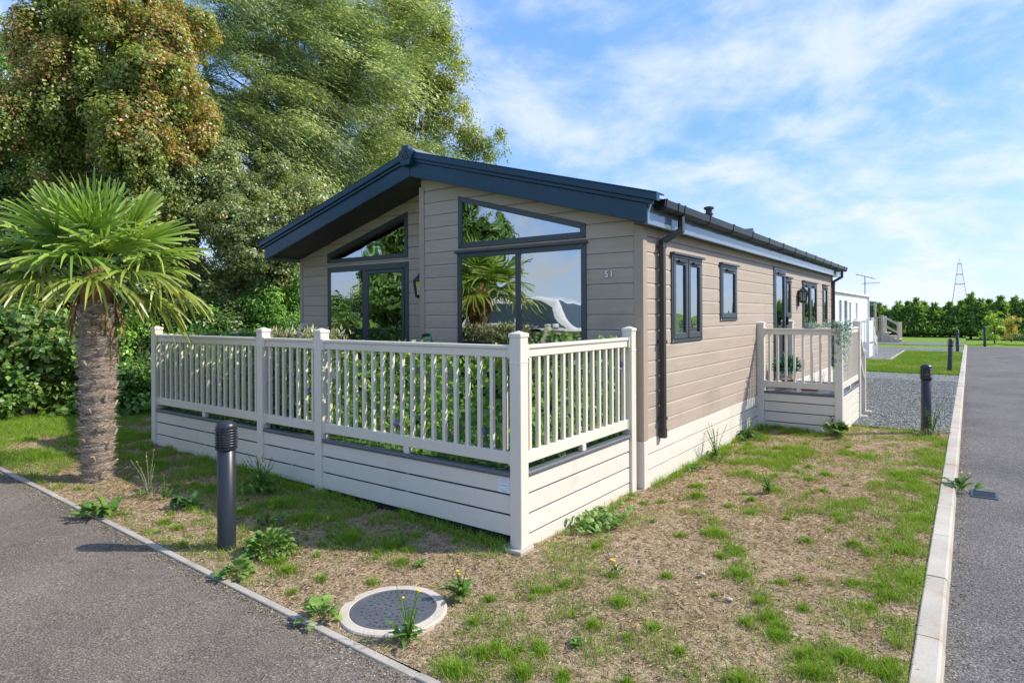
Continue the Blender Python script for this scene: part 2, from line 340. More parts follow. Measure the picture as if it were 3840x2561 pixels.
def blades(name, pos, h, lean, wdt, col, mat='blade', tipcol=1.25):
    n = len(pos); a = rng.uniform(0, 2 * np.pi, n); s = np.stack([np.cos(a), np.sin(a), np.zeros(n)], 1)
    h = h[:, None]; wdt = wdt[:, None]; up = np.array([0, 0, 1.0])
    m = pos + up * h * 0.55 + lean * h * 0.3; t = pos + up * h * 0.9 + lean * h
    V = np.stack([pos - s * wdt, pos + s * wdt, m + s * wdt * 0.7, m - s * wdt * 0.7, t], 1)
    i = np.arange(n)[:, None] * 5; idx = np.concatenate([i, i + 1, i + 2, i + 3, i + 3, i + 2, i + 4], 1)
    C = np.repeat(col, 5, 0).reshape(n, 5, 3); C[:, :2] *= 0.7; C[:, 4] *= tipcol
    return arr_mesh(name, V, np.tile([4, 3], n), idx, mat, C.reshape(-1, 3))
_tab = rng.random((256, 256))
def vnoise(x, y):
    xi = np.floor(x).astype(int); yi = np.floor(y).astype(int); fx = x - xi; fy = y - yi
    fx = fx * fx * (3 - 2 * fx); fy = fy * fy * (3 - 2 * fy)
    g = lambda a, b: _tab[a % 256, b % 256]
    return (g(xi, yi) * (1 - fx) + g(xi + 1, yi) * fx) * (1 - fy) + (g(xi, yi + 1) * (1 - fx) + g(xi + 1, yi + 1) * fx) * fy
def fbm(x, y, o=4):
    r = 0; a = 0.5
    for i in range(o): r = r + a * vnoise(x * 2 ** i + 17 * i, y * 2 ** i + 31 * i); a *= 0.5
    return r
def text_mesh(body, size, ext, mat, spacing=1.0):
    cu = bpy.data.curves.new('lettering', 'FONT'); cu.body = body; cu.size = size; cu.extrude = ext; cu.align_x = 'CENTER'; cu.align_y = 'CENTER'; cu.space_character = spacing
    o = bpy.data.objects.new('lettering', cu); COL.objects.link(o); bpy.context.view_layer.update()
    me = bpy.data.meshes.new_from_object(o.evaluated_get(bpy.context.evaluated_depsgraph_get())); bpy.data.objects.remove(o); bpy.data.curves.remove(cu)
    me.materials.clear(); me.materials.append(MT[mat]); return me
def clip(P, a, b, c):
    """keep a*u+b*v <= c"""
    R = []
    for i in range(len(P)):
        p, q = P[i], P[(i + 1) % len(P)]; dp = a * p[0] + b * p[1] - c; dq = a * q[0] + b * q[1] - c
        if dp <= 1e-9: R.append(p)
        if (dp < -1e-9 and dq > 1e-9) or (dp > 1e-9 and dq < -1e-9):
            t = dp / (dp - dq); R.append((p[0] + (q[0] - p[0]) * t, p[1] + (q[1] - p[1]) * t))
    return R
def area(P): return abs(sum(P[i][0] * P[(i + 1) % len(P)][1] - P[(i + 1) % len(P)][0] * P[i][1] for i in range(len(P)))) / 2 if len(P) > 2 else 0
def subtract(P, Q):
    """convex P minus convex Q given as half planes (a,b,c): inside a*u+b*v<=c"""
    R = []
    for (a, b, c) in Q:
        o = clip(P, -a, -b, -c)
        if area(o) > 1e-4: R.append(o)
        P = clip(P, a, b, c)
        if area(P) < 1e-6: break
    return R
def rectQ(u0, u1, v0, v1): return [(-1, 0, -u0), (1, 0, u1), (0, -1, -v0), (0, 1, v1)]
def trapQ(u0, u1, v0, zl, zr):   # bottom v0, top from zl at u0 to zr at u1
    m = (zr - zl) / (u1 - u0); return [(-1, 0, -u0), (1, 0, u1), (0, -1, -v0), (-m, 1, zl - m * u0)]
def board_mesh(P, z1, to3, d=0.014, ch=0.020, dch=0.007, mat='clad'):
    """one cladding board: flat face, chamfered top lip"""
    mb = MB(); zc = z1 - ch
    for Q, hi in ((clip(P, 0, 1, zc), False), (clip(P, 0, -1, -zc), True)):
        if area(Q) < 1e-7: continue
        n = len(Q); fr = []
        for u, v in Q: fr.append(to3(u, v, d if not hi else d - (d - dch) * max(0, (v - zc) / ch)))
        o = len(mb.v); mb.v += [to3(u, v, 0) for u, v in Q] + fr
        mb.f.append(tuple(range(o + n, o + 2 * n)))
        for i in range(n):
            j = (i + 1) % n
            if abs(Q[i][1] - zc) < 1e-6 and abs(Q[j][1] - zc) < 1e-6: continue
            mb.f.append((o + i, o + j, o + n + j, o + n + i))
    return mb
# ================================================================== SETTING
def sheet(name, xs, ys, zf, mat, label=None, kind='structure', keep=None):
    X, Y = np.meshgrid(xs, ys); Z = zf(X, Y); V = np.stack([X, Y, Z], -1).reshape(-1, 3)
    nx, ny = len(xs), len(ys); i = (np.arange(ny - 1)[:, None] * nx + np.arange(nx - 1)[None]).ravel()
    idx = np.stack([i, i + 1, i + 1 + nx, i + nx], 1)
    if keep is not None: idx = idx[keep(V[idx, 0].mean(1), V[idx, 1].mean(1))]
    o = obj(name, arr_mesh(name, V, np.full(len(idx), 4), idx, mat, smooth=True)); return tag(o, label, kind=kind)
sheet('ground', np.array([-400., -9, 0, 400]), np.array([-400., 0, 600]), lambda X, Y: gzv(X) - 0.16, 'farlawn', 'wide grassy ground reaching the horizon')
def roadz(X, Y): return gzv(X) - 0.016 - 0.044 * np.clip((X - 0.8) / 1.6, 0, 1)
sheet('road', np.array([-60., -9, -4, 0, 0.8, 1.6, 2.40, 4, 7.5]), np.array([-7.5, -1.515, 10, 20, 30, 36.2]), roadz, 'asphalt', 'brown grey asphalt road round the plot', keep=lambda x, y: (x > 2.4) | (y < -1.52))
KX = lambda y: 2.362 + 0.0046 * np.maximum(y, 0)
def lawnz(X, Y):
    e = np.clip(np.minimum(KX(Y) - X, Y + 1.485) / 0.25, 0, 1)
    return gzv(X) - 0.012 + (fbm(X * 1.7 + 40, Y * 1.7 + 40, 3) - 0.42) * 0.06 * e + (fbm(X * 9, Y * 9, 2) - 0.37) * 0.042 * e
sheet('lawn', np.concatenate([np.linspace(-40, -9.1, 20), np.linspace(-9, 2.40, 165)]), np.linspace(-1.487, 7.06, 124), lawnz, 'soil', 'patchy dry lawn round the lodge')
LB = sheet('lawn_beyond', np.array([-40., -9, 0, 2.6]), np.array([7.06, 20, 36, 52]), lambda X, Y: gzv(X) - 0.02, 'farlawn', 'green lawn strips beyond the gravel')
def skew(o):   # follow the line of the kerb
    for v in o.data.vertices:
        if v.co.x > 2: v.co.x = float(KX(v.co.y)) + 0.03
    return o
def pad(name, x0, x1, y0, y1, label):
    return skew(sheet(name, np.linspace(x0, x1, 8), np.linspace(y0, y1, 8), lambda X, Y: gzv(X) - 0.002, 'gravel', label))
skew(LB)
pad('gravel_pad', -9.0, 2.42, 7.07, 17.0, 'grey gravel parking pad beside the lodge')
pad('gravel_strip', -9.0, 0.36, 22.3, 28.8, 'gravel beside the white caravan')
pad('gravel_strip', -9.0, 2.5, 28.8, 32.2, 'gravel strip beyond the green lawn')
pad('gravel_strip', -9.0, 2.5, 35.4, 39.3, 'narrow gravel strip near the hedge')
# kerb stones
bed = MB(); bed.box(2.37, 2.49, -1.55, 36.3, -0.17, -0.075); kerb = tag(bed.build('kerb', 'concrete'), 'pale concrete kerb along the right road', kind='structure')
def kprof(mb, w0, w1, z0, z1, l):
    pr = [(0, z0), (0, z1 - 0.004), (0.006, z1), (w1 - 0.022, z1), (w1 - 0.008, z1 - 0.012), (w0, z1 - 0.07), (w0, z0)]
    return mb.prism(pr, lambda a, b, d: (a, d, b), 0, l)
km = kprof(MB(), 0.129, 0.124, -0.15, 0.004, 0.908).mesh('kerb_stone', 'concrete')
y = -1.55
while y < 36.2:
    obj('kerb_stone', km, kerb, (float(KX(y)), y, random.uniform(-0.003, 0.003)), (0, 0, -0.0046 + random.uniform(-0.0015, 0.0015)), local=True); y += 0.915
bed2 = MB(); bed2.box(-9, 2.3, -1.54, -1.495, -0.2, -0.10); edge = tag(bed2.build('edging', 'edging'), 'thin concrete edging along the left road', kind='structure')
em = MB().box(0, 0.908, 0, 0.050, -0.15, 0.0).mesh('edging_stone', 'edging')
x = 2.3 - 0.915
while x > -22:
    o = obj('edging_stone', em, edge, (x, -1.545 + random.uniform(-0.003, 0.003), gz(x) - 0.004 + random.uniform(-0.004, 0.003)), (0, 0.02 if -9 < x < 0 else 0, random.uniform(-0.003, 0.003)), local=True)
    m = o.modifiers.new('bevel', 'BEVEL'); m.width = 0.004; m.segments = 1
    x -= 0.915
MB().box(0.375, 0.43, 22.3, 28.8, -0.1, 0.05).build('edging_strip', 'concrete')
tag(bpy.data.objects['edging_strip'], 'low pale kerb strip between far gravel and grass', kind='structure')

# ================================================================== LODGE
XC, PS = -2.93, 0.276
YF, YL, XS, XL, YB = 2.013, 2.413, 0.03, -5.98, 12.68
lodge = thing('lodge', (XC, 7.3, 0), 'taupe clad park lodge with blue grey gable roof, number 51', 'lodge')
def inset(P, t):
    n = len(P); A = sum(P[i][0] * P[(i + 1) % n][1] - P[(i + 1) % n][0] * P[i][1] for i in range(n)); sg = 1 if A > 0 else -1
    Ls = []
    for i in range(n):
        (x0, y0), (x1, y1) = P[i], P[(i + 1) % n]; dx, dy = x1 - x0, y1 - y0; l = math.hypot(dx, dy); nx, ny = -dy / l * sg, dx / l * sg
        Ls.append((x0 + nx * t, y0 + ny * t, dx, dy))
    R = []
    for i in range(n):
        x0, y0, dx, dy = Ls[i - 1]; x1, y1, ex, ey = Ls[i]; det = dx * ey - dy * ex
        s = ((x1 - x0) * ey - (y1 - y0) * ex) / det; R.append((x0 + dx * s, y0 + dy * s))
    return R
def ring(mb, P, t, to3, d0, d1):
    Q = inset(P, t); n = len(P)
    for i in range(n):
        j = (i + 1) % n; mb.prism([P[i], P[j], Q[j], Q[i]], to3, d0, d1)
    return Q
def rect(u0, u1, v0, v1): return [(u0, v0), (u1, v0), (u1, v1), (u0, v1)]
front3 = lambda u, v, d: (u, YF - d, v)
left3 = lambda u, v, d: (u, YL - d, v)
side3 = lambda u, v, d: (XS + d, u, v)
ret3 = lambda u, v, d: (-2.93 - d, u, v)
Z0, ZP = 0.462, 0.1545
def wall(name, poly, Qs, to3, u_joint=()):
    core = MB(); parts = [poly]
    for Q in Qs: parts = [r for p in parts for r in subtract(p, Q)]
    for p in parts: core.prism(p, to3, -0.05, -0.002)
    wl = core.build(name, 'clad_core', lodge)
    n = 0
    while Z0 + n * ZP < max(v for u, v in poly):
        z0, z1 = Z0 + n * ZP, Z0 + (n + 1) * ZP
        row = clip(clip(poly, 0, -1, -(z0 + 0.002)), 0, 1, z1 - 0.003); n += 1
        if area(row) < 1e-5: continue
        ps = [row]
        for Q in Qs: ps = [r for p in ps for r in subtract(p, Q)]
        for p in ps:
            if area(p) > 4e-4: board_mesh(p, z1 - 0.003, to3).build('cladding_board', 'clad', wl)
    return wl
soff = lambda u: 3.445 - PS * abs(u - XC)
TR = dict(u0=-2.314, u1=-0.582, v0=2.492, zl=3.118, zr=2.636); TL = dict(u0=2 * XC + 0.582 - 0.03, u1=2 * XC + 2.314 - 0.03, v0=2.492, zl=2.636, zr=3.118)
WR = (-2.33, -0.575, 0.62, 2.434); WL = (TL['u0'] - 0.007, TL['u1'] + 0.016, 0.60, 2.434)
wall('front_wall', [(-2.93, Z0), (XS, Z0), (XS, soff(XS)), (XC, soff(XC))], [trapQ(**TR), rectQ(*WR)], front3)
wall('front_wall', [(XL, Z0), (-2.93, Z0), (-2.93, soff(-2.93)), (XL, soff(XL))], [trapQ(**TL), rectQ(*WL)], left3)
wall('return_wall', rect(YF, YL, Z0, 3.44), [], ret3)
SW = [(2.72, 3.66, 1.39, 2.34), (4.35, 5.06, 1.605, 2.335), (7.10, 7.92, 0.58, 2.46), (7.93, 8.35, 1.607, 2.32), (9.33, 10.74, 1.40, 2.31), (11.43, 11.99, 1.40, 2.31)]
wall('side_wall', rect(YF, YB, Z0, 2.66), [rectQ(*s) for s in SW], side3)
hid = MB(); hid.box(XL, XL + 0.04, YL, YB, 0.1, 2.66); hid.box(XL, XS, YB - 0.04, YB, 0.1, 2.62)
hid.prism([(XL, 2.62), (XS, 2.62), (XC, 3.44)], lambda u, v, d: (u, d, v), YB - 0.04, YB); hid.build('rear_walls', 'clad_trim', lodge)
for n, a in (('corner_trim', (-0.045, 0.056, 1.988, 2.09, 0.455, 2.60)), ('corner_trim', (-2.958, -2.875, 1.985, 2.03, 0.46, 3.30)), ('corner_trim', (-6.0, -5.93, 2.385, 2.45, 0.46, 2.62)), ('corner_trim', (0.02, 0.055, 12.62, 12.70, 0.455, 2.60))):
    MB().box(*a).build(n, 'clad_trim', lodge, bevel=0.004)
# interior so that the glass looks into a room
rm = MB(); rm.box(XL + 0.05, XS - 0.06, 2.5, YB - 0.1, 0.50, 0.56); rm.box(XL + 0.06, XS - 0.06, 6.2, 6.28, 0.56, 3.0); rm.box(XL + 0.06, XS - 0.06, 9.0, 9.05, 0.56, 2.6)
rm.box(-1.9, -1.85, 6.28, 8.95, 0.56, 2.6); rm.build('interior_partition', 'room', lodge)
# windows
def window(name, P, to3, frame=0.055, mull=(), sash=0.0, drip=False, vents=False, dout=0.03, sashes=None, bottoms=None, dpane=0.016):
    mb = MB(); Q = ring(mb, P, frame, to3, -0.055, dout)
    for (u0, u1) in mull: mb.prism(rect(u0, u1, Q[0][1] - 0.01, Q[2][1] + 0.01), to3, -0.05, dout - 0.006)
    w_ = mb.build(name, 'frame', lodge, bevel=0.004)
    cells = [Q]
    if mull:
        cells = []; us = [Q[0][0]] + [m for p in mull for m in p] + [Q[1][0]]
        for i in range(0, len(us), 2): cells.append(rect(us[i], us[i + 1], Q[0][1], Q[2][1]))
    for k, c in enumerate(cells):
        inner = c
        if sash and (sashes is None or k in sashes):
            sm = MB(); inner = ring(sm, inset(c, 0.004), sash, to3, -0.045, dout + 0.006)
            s_ = sm.build('sash', 'frame', w_, bevel=0.007, seg=2)
            if vents:
                vm = MB(); uc = (c[0][0] + c[1][0]) / 2; hw = (c[1][0] - c[0][0]) * 0.27; vm.prism(rect(uc - hw, uc + hw, c[2][1] - sash * 0.75, c[2][1] - sash * 0.35), to3, dout + 0.012, dout + 0.035)
                vm.build('trickle_vent', 'gutter', s_, bevel=0.004)
        pm = MB(); pm.prism(inner, to3, dpane - 0.012, dpane); pm.build('pane', 'glass', w_)
    if drip:
        u0, u1, v1 = P[0][0], P[1][0], P[2][1]
        MB().prism(rect(u0 - 0.02, u1 + 0.02, v1 - 0.004, v1 + 0.022), to3, -0.01, 0.065).build('drip_head', 'frame', w_, bevel=0.004)
    return w_
def trapP(u0, u1, v0, zl, zr): return [(u0, v0), (u1, v0), (u1, zr), (u0, zl)]
tag(window('gable_window', trapP(**TR), front3, 0.062), 'sloping gable window reflecting sky')
tag(window('gable_window', trapP(**TL), left3, 0.062), 'sloping gable window under the dark soffit')
window('front_window', rect(*WR), front3, 0.06, mull=[(-1.478, -1.405)], drip=True)
wl_ = window('patio_door', rect(*WL), left3, 0.085, mull=[(-4.52, -4.44)], sash=0.055, sashes=[1], dout=0.02)
MB().box(-3.765, -3.745, YL - 0.075, YL - 0.05, 1.52, 1.66).build('door_handle', 'gutter', wl_, bevel=0.004)
for k, s in enumerate(SW):
    P = rect(*s)
    if k in (0, 4):
        c = (s[0] + s[1]) / 2; window('casement_window', P, side3, 0.032, mull=[(c - 0.006, c + 0.006)], sash=0.068, drip=True, vents=True)
    elif k == 2:
        d_ = window('side_door', P, side3, 0.045, sash=0.085, vents=True)
        MB().box(XS + 0.055, XS + 0.10, 7.77, 7.79, 1.50, 1.64).build('door_handle', 'gutter', d_, bevel=0.004)
        MB().box(XS + 0.03, XS + 0.05, 7.22, 7.80, 0.64, 0.74).build('kick_panel', 'frame', d_, bevel=0.003)
    else: window('casement_window', P, side3, 0.032, sash=0.068, drip=True, vents=True)
for s in SW[:2] + SW[4:]:   # pale blinds gathered at the sides, inside
    for e in (0, 1):
        u = s[e] + (0.05 if e == 0 else -0.05 - 0.09); MB().box(XS - 0.20, XS - 0.17, u, u + 0.09, s[2] - 0.05, s[3]).build('curtain', 'blind', lodge)
# roof
roof = MB()
for sg in (-1, 1):
    e = XC + sg * 3.105
    roof.prism([(XC, 3.462), (XC, 3.66), (e, 3.66 - PS * 3.105), (e, 3.462 - PS * 3.105)], lambda u, v, d: (u, d, v), 1.835, 12.98)
rf = roof.build('roof', 'roof', lodge)
tl = MB()   # ribbed tile edge showing over the gutter
for i in range(58):
    y0 = 1.86 + i * 0.19
    for sg in (-1, 1):
        e = XC + sg * 3.125; pts = [(XC + sg * 0.1, 3.66 - PS * 0.1), (XC + sg * 0.1, 3.685 - PS * 0.1), (e, 3.685 - PS * 3.125), (e, 3.655 - PS * 3.125)]
        tl.prism(pts, lambda u, v, d: (u, d, v), y0, y0 + 0.11)
tl.build('tile_ribs', 'roof', rf)
rc = MB(); rc.prism([(XC - 0.17, 3.66), (XC - 0.05, 3.745), (XC + 0.05, 3.745), (XC + 0.17, 3.66), (XC + 0.17, 3.63), (XC, 3.67), (XC - 0.17, 3.63)], lambda u, v, d: (u, d, v), 1.77, 13.0); rc.build('ridge_cap', 'roof', rf)
for sg in (-1, 1):
    for nm, zlo, zhi, half, yo in (('bargeboard', 3.405, 3.592, 3.11, 1.800), ('verge_trim', 3.592, 3.632, 3.17, 1.778), ('verge_trim', 3.632, 3.70, 3.225, 1.757)):
        e = XC + sg * half; mb = MB()
        mb.prism([(XC + sg * 0.0015, zlo), (XC + sg * 0.0015, zhi), (e, zhi - PS * half), (e, zlo - PS * half)], lambda u, v, d: (u, d, v), yo, 1.833)
        mb.build(nm, 'barge', rf, bevel=0.006, seg=2)
    e = XC + sg * 3.225; mb = MB()   # top lip of verge rolling over the roof
    mb.prism([(XC, 3.70), (XC, 3.715), (e, 3.715 - PS * 3.225), (e, 3.70 - PS * 3.225)], lambda u, v, d: (u, d, v), 1.757, 1.95); mb.build('verge_flashing', 'barge', rf, bevel=0.004)
    for i in range(6 if sg < 0 else 2):   # soffit boards running down the slope
        y0 = 1.836 + i * 0.098; e = XC + sg * 3.10; mb = MB()
        mb.prism([(XC + sg * 0.003, 3.438), (XC + sg * 0.003, 3.46), (e, 3.46 - PS * 3.1), (e, 3.438 - PS * 3.1)], lambda u, v, d: (u, d, v), y0, y0 + 0.094); mb.build('soffit_board', 'soffit', rf)
cap = MB(); cap.prism([(XC + a, b) for a, b in [(-0.075, 3.525), (0.075, 3.525), (0.105, 3.655), (0.115, 3.70), (0.06, 3.72), (0.05, 3.768), (-0.05, 3.768), (-0.06, 3.72), (-0.115, 3.70), (-0.105, 3.655)]], lambda u, v, d: (u, d, v), 1.715, 1.80)
cp = cap.build('ridge_end_cap', 'barge', rf, bevel=0.006, seg=2)
emb = MB(); ring(emb, [(XC - 0.062, 3.605), (XC + 0.062, 3.605), (XC, 3.725)], 0.013, lambda u, v, d: (u, 1.715 - d, v), 0, 0.012)
ring(emb, [(XC - 0.026, 3.630), (XC + 0.026, 3.630), (XC + 0.004, 3.676)], 0.009, lambda u, v, d: (u, 1.715 - d, v), 0, 0.009)
emb.prism([(XC - 0.014, 3.66), (XC - 0.004, 3.66), (XC + 0.004, 3.70), (XC - 0.006, 3.70)], lambda u, v, d: (u, 1.715 - d, v), 0, 0.009); emb.build('emblem', 'frame', cp)
# eaves on the right: fascia, soffit, gutter
for y0, y1 in ((1.803, 6.97), (6.975, 10.9), (10.905, 12.93)): MB().box(0.150, 0.176, y0, y1, 2.545, 2.775).build('fascia_board', 'fascia', rf, bevel=0.006, seg=2)
MB().box(XS, 0.149, 1.835, 12.93, 2.556, 2.575).build('eaves_soffit', 'soffit', rf)
MB().box(-6.045, -6.02, 1.803, 12.93, 2.545, 2.775).build('fascia_board', 'fascia', rf)
for i in range(8):
    y0 = 1.836 + i * 0.1; MB().box(-6.019, -5.99, y0, y0 + 0.095, 2.575, 2.60).build('eaves_soffit_board', 'soffit_side', rf)
gp = [(0.180, 2.785), (0.180, 2.715), (0.200, 2.692), (0.262, 2.692), (0.292, 2.716), (0.298, 2.785), (0.290, 2.785), (0.284, 2.720), (0.258, 2.700), (0.205, 2.700), (0.188, 2.720), (0.188, 2.785)]
gt = MB(); gt.prism(gp[:6], lambda u, v, d: (u, d, v), 1.955, 1.965); gt.prism(gp[:6], lambda u, v, d: (u, d, v), 13.2, 13.21)
n = len(gp); o = len(gt.v)
for yy in (1.96, 13.205): gt.v += [(u, yy, v) for u, v in gp]
for i in range(n): j = (i + 1) % n; gt.f.append((o + i, o + j, o + n + j, o + n + i))
gut = gt.build('gutter', 'gutter', rf)
for yy in [1.99, 2.30, 2.47] + [3.25 + i * 0.86 for i in range(12)] + [13.1]:
    b = MB(); q = [(0.176, 2.790), (0.176, 2.712), (0.198, 2.686), (0.264, 2.686), (0.297, 2.713), (0.304, 2.792), (0.285, 2.792)]
    b.prism(q, lambda u, v, d: (u, d, v), yy, yy + (0.045 if yy > 2.6 else 0.03)); b.build('gutter_bracket', 'gutter', gut)
def downpipe(y0, yo, xo=0.245, xw=0.088, zb=0.44):
    a = 0.026; mb = MB(); w_ = 0.066
    mb.box(xo - a, xo + a, yo, yo + w_, 2.528, 2.69)
    A = [(xo + a - 0.002, yo + q, z) for q, z in ((0.002, 2.530), (w_ - 0.002, 2.530), (w_ - 0.002, 2.596), (0.002, 2.596))]
    B = [(xw - a + 0.002, y0 + q, z) for q, z in ((0.002, 2.385), (w_ - 0.002, 2.385), (w_ - 0.002, 2.451), (0.002, 2.451))]
    mb.add(A + B, [(0, 1, 2, 3), (7, 6, 5, 4), (0, 4, 5, 1), (1, 5, 6, 2), (2, 6, 7, 3), (3, 7, 4, 0)])
    mb.box(xw - a, xw + a, y0, y0 + w_, zb, 2.453)
    dp = mb.build('downpipe', 'pipe', lodge, bevel=0.006, seg=2)
    for z in (2.37, 1.40, 0.62): MB().box(XS + 0.012, xw + a + 0.004, y0 - 0.014, y0 + 0.080, z, z + 0.03).build('pipe_bracket', 'pipe', dp)
    MB().box(xw - a - 0.003, xw + a + 0.003, y0 - 0.003, y0 + 0.069, zb, zb + 0.09).build('pipe_shoe', 'pipe', dp)
downpipe(2.355, 2.47); downpipe(12.56, 12.66, 0.25, 0.09)
fl = MB(); fl.lathe([(0.10, 3.20), (0.085, 3.42), (0.062, 3.46), (0.062, 3.60), (0.085, 3.605), (0.085, 3.63), (0.06, 3.64), (0.06, 3.70), (0.095, 3.71), (0.095, 3.75), (0.02, 3.77)], 16, (-1.41, 8.3, 0)); fl.build('flue', 'pipe', rf, auto=True)
# cream skirting under the side wall
base = MB(); base.box(XL + 0.1, XS - 0.012, YL + 0.1, YB - 0.1, 0.0, 0.45); base.build('chassis_shade_box', 'dark', lodge)  # solid near-black core, shade painted behind the skirting gaps
for y0, y1 in ((2.09, 4.78), (4.786, 6.6), (6.606, 9.4), (9.406, 12.66)):
    for z0, z1 in ((0.316, 0.4605), (0.164, 0.305), (0.0, 0.153)): MB().box(XS - 0.01, XS + 0.020, y0, y1, z0 - (0.08 if z0 == 0 else 0), z1).build('skirting_board', 'cream_board', lodge, bevel=0.003)
MB().box(XS - 0.075, XS + 0.028, 1.99, 2.087, -0.05, 0.4545).build('skirting_post', 'cream_board', lodge, bevel=0.004)

# house number, lanterns
hn = thing('house_number', (-0.31, YF - 0.02, 2.10), 'metal number 51 on the taupe front wall', 'house number')
for ch, dx in (('5', -0.028), ('1', 0.026)):
    me = text_mesh(ch, 0.088, 0.006, 'steel'); obj('digit', me, hn, (dx, -0.004, 0), (rad(90), 0, 0), local=True)
def lantern(loc, rz, label):
    t = thing('wall_lantern', loc, label, 'lantern'); t.rotation_euler = (0, 0, rz); t.scale = (1.08, 1.08, 1.08)
    # local: wall at y=0, outward -y
    bp = MB(); bp.prism([(-0.04, -0.16), (0.0, -0.19), (0.04, -0.16), (0.05, 0.06), (0.0, 0.10), (-0.05, 0.06)], lambda u, v, d: (u, -d, v), 0.0, 0.022); obj('back_plate', bp.mesh('back_plate', 'lantern'), t, local=True, bevel=0.004)
    def hexring(r0, z0, r1, z1): return [(r0, z0), (r1, z1)]
    b = MB(); b.lathe([(0.02, -0.135), (0.055, -0.12), (0.06, -0.10), (0.052, -0.092)], 6, (0, -0.085, 0)); b.lathe([(0.085, 0.055), (0.088, 0.07), (0.06, 0.105), (0.03, 0.125), (0.022, 0.15), (0.008, 0.165)], 6, (0, -0.085, 0))
    obj('lantern_cap', b.mesh('lantern_cap', 'lantern'), t, local=True)
    for i in range(6):
        a = 2 * math.pi * i / 6; x0, y0 = 0.054 * math.cos(a), -0.085 + 0.054 * math.sin(a); x1, y1 = 0.078 * math.cos(a), -0.085 + 0.078 * math.sin(a)
        obj('glazing_bar', MB().tube([(x0, y0, -0.10), (x1, y1, 0.06)], 0.006, 5).mesh('glazing_bar', 'lantern'), t, local=True)
    g = MB(); g.lathe([(0.050, -0.098), (0.074, 0.056)], 6, (0, -0.085, 0)); obj('pane', g.mesh('pane', 'glass'), t, local=True)
    l = MB(); l.lathe([(0.012, -0.09), (0.02, -0.05), (0.02, 0.0), (0.008, 0.02)], 10, (0, -0.085, 0)); obj('bulb', l.mesh('bulb', 'white', True), t, local=True)
lantern((-2.945, 2.075, 2.06), rad(-90), 'black lantern on the return wall beside the patio door')
lantern((XS + 0.014, 8.95, 2.03), rad(90), 'black lantern on the side wall beyond the side door')

# ================================================================== VERANDA and PORCH
def post(parent, x0, y0, zb, zt=1.575, s=0.1):
    p = MB().box(x0, x0 + s, y0, y0 + s, zb, zt - 0.035).build('post', 'cream', parent, bevel=0.004)
    c = MB(); e = 0.006; c.add([(x0 - e, y0 - e, zt - 0.04), (x0 + s + e, y0 - e, zt - 0.04), (x0 + s + e, y0 + s + e, zt - 0.04), (x0 - e, y0 + s + e, zt - 0.04),
            (x0 - e, y0 - e, zt - 0.014), (x0 + s + e, y0 - e, zt - 0.014), (x0 + s + e, y0 + s + e, zt - 0.014), (x0 - e, y0 + s + e, zt - 0.014), (x0 + s / 2, y0 + s / 2, zt + 0.008)],
            [(0, 3, 2, 1), (0, 1, 5, 4), (1, 2, 6, 5), (2, 3, 7, 6), (3, 0, 4, 7), (4, 5, 8), (5, 6, 8), (6, 7, 8), (7, 4, 8)])
    c.build('post_cap', 'cream', p, bevel=0.003); return p
balm = MB().box(-0.015, 0.015, -0.015, 0.015, 0.0, 0.71).mesh('baluster', 'cream')
def railing(parent, a, b, nb, name='railing', foot=True):
    (xa, ya), (xb, yb) = a, b; alongx = abs(xb - xa) > abs(yb - ya); L = abs(xb - xa) + abs(yb - ya)
    def bx(mb, t0, t1, w, z0, z1):
        if alongx: x0, x1 = sorted((xa, xb)); return mb.box(x0 + t0, x0 + t1, ya - w, ya + w, z0, z1)
        y0, y1 = sorted((ya, yb)); return mb.box(xa - w, xa + w, y0 + t0, y0 + t1, z0, z1)
    mb = MB(); bx(mb, 0, L, 0.034, 1.446, 1.476)
    r = mb.build(name, 'cream', parent, bevel=0.010, seg=2)
    bx(MB(), 0, L, 0.022, 1.386, 1.4455).build('rail_apron', 'cream', r, bevel=0.003)
    bx(MB(), 0, L, 0.022, 0.604, 0.692).build('bottom_rail', 'cream', r, bevel=0.004)
    for t0 in (0.0, L - 0.022):
        bx(MB(), t0, t0 + 0.022, 0.029, 0.596, 0.700).build('rail_bracket', 'cream', r); bx(MB(), t0, t0 + 0.022, 0.040, 1.380, 1.482).build('rail_bracket', 'cream', r)
    if foot: bx(MB(), L / 2 - 0.03, L / 2 + 0.03, 0.026, 0.545, 0.604).build('rail_foot', 'cream', r, bevel=0.006)
    for i in range(nb):
        f = (i + 0.62) / (nb + 0.24); obj('baluster', balm, r, (xa + (xb - xa) * f, ya + (yb - ya) * f, 0.685), local=True)
    return r
ver = thing('veranda', (-2.8, 1.0, 0), 'cream railed veranda with board skirting in front of lodge', 'veranda')
for x0, y0 in ((-0.1, 0.0), (-2.39, 0.0), (-3.35, 0.0), (-5.69, 0.0), (-0.095, 1.83), (-5.69, 2.14)): post(ver, x0, y0, gz(x0) - 0.05)
railing(ver, (-2.29, 0.05), (-0.1, 0.05), 18); railing(ver, (-3.25, 0.05), (-2.39, 0.05), 7, foot=False); railing(ver, (-5.59, 0.05), (-3.35, 0.05), 18)
railing(ver, (-0.048, 0.1), (-0.048, 1.83), 14); railing(ver, (-5.64, 0.1), (-5.64, 2.14), 17)
MB().box(-5.62, -0.06, 0.06, 2.0, 0.50, 0.540).build('deck_floor', 'turf', ver); MB().box(-5.62, -2.99, 2.0, 2.36, 0.50, 0.540).build('deck_floor', 'turf', ver)
MB().box(-5.60, -0.062, 0.062, 2.3, -0.05, 0.49).build('deck_shade_box', 'dark', ver)  # dark box added under the floor so open board gaps look shaded
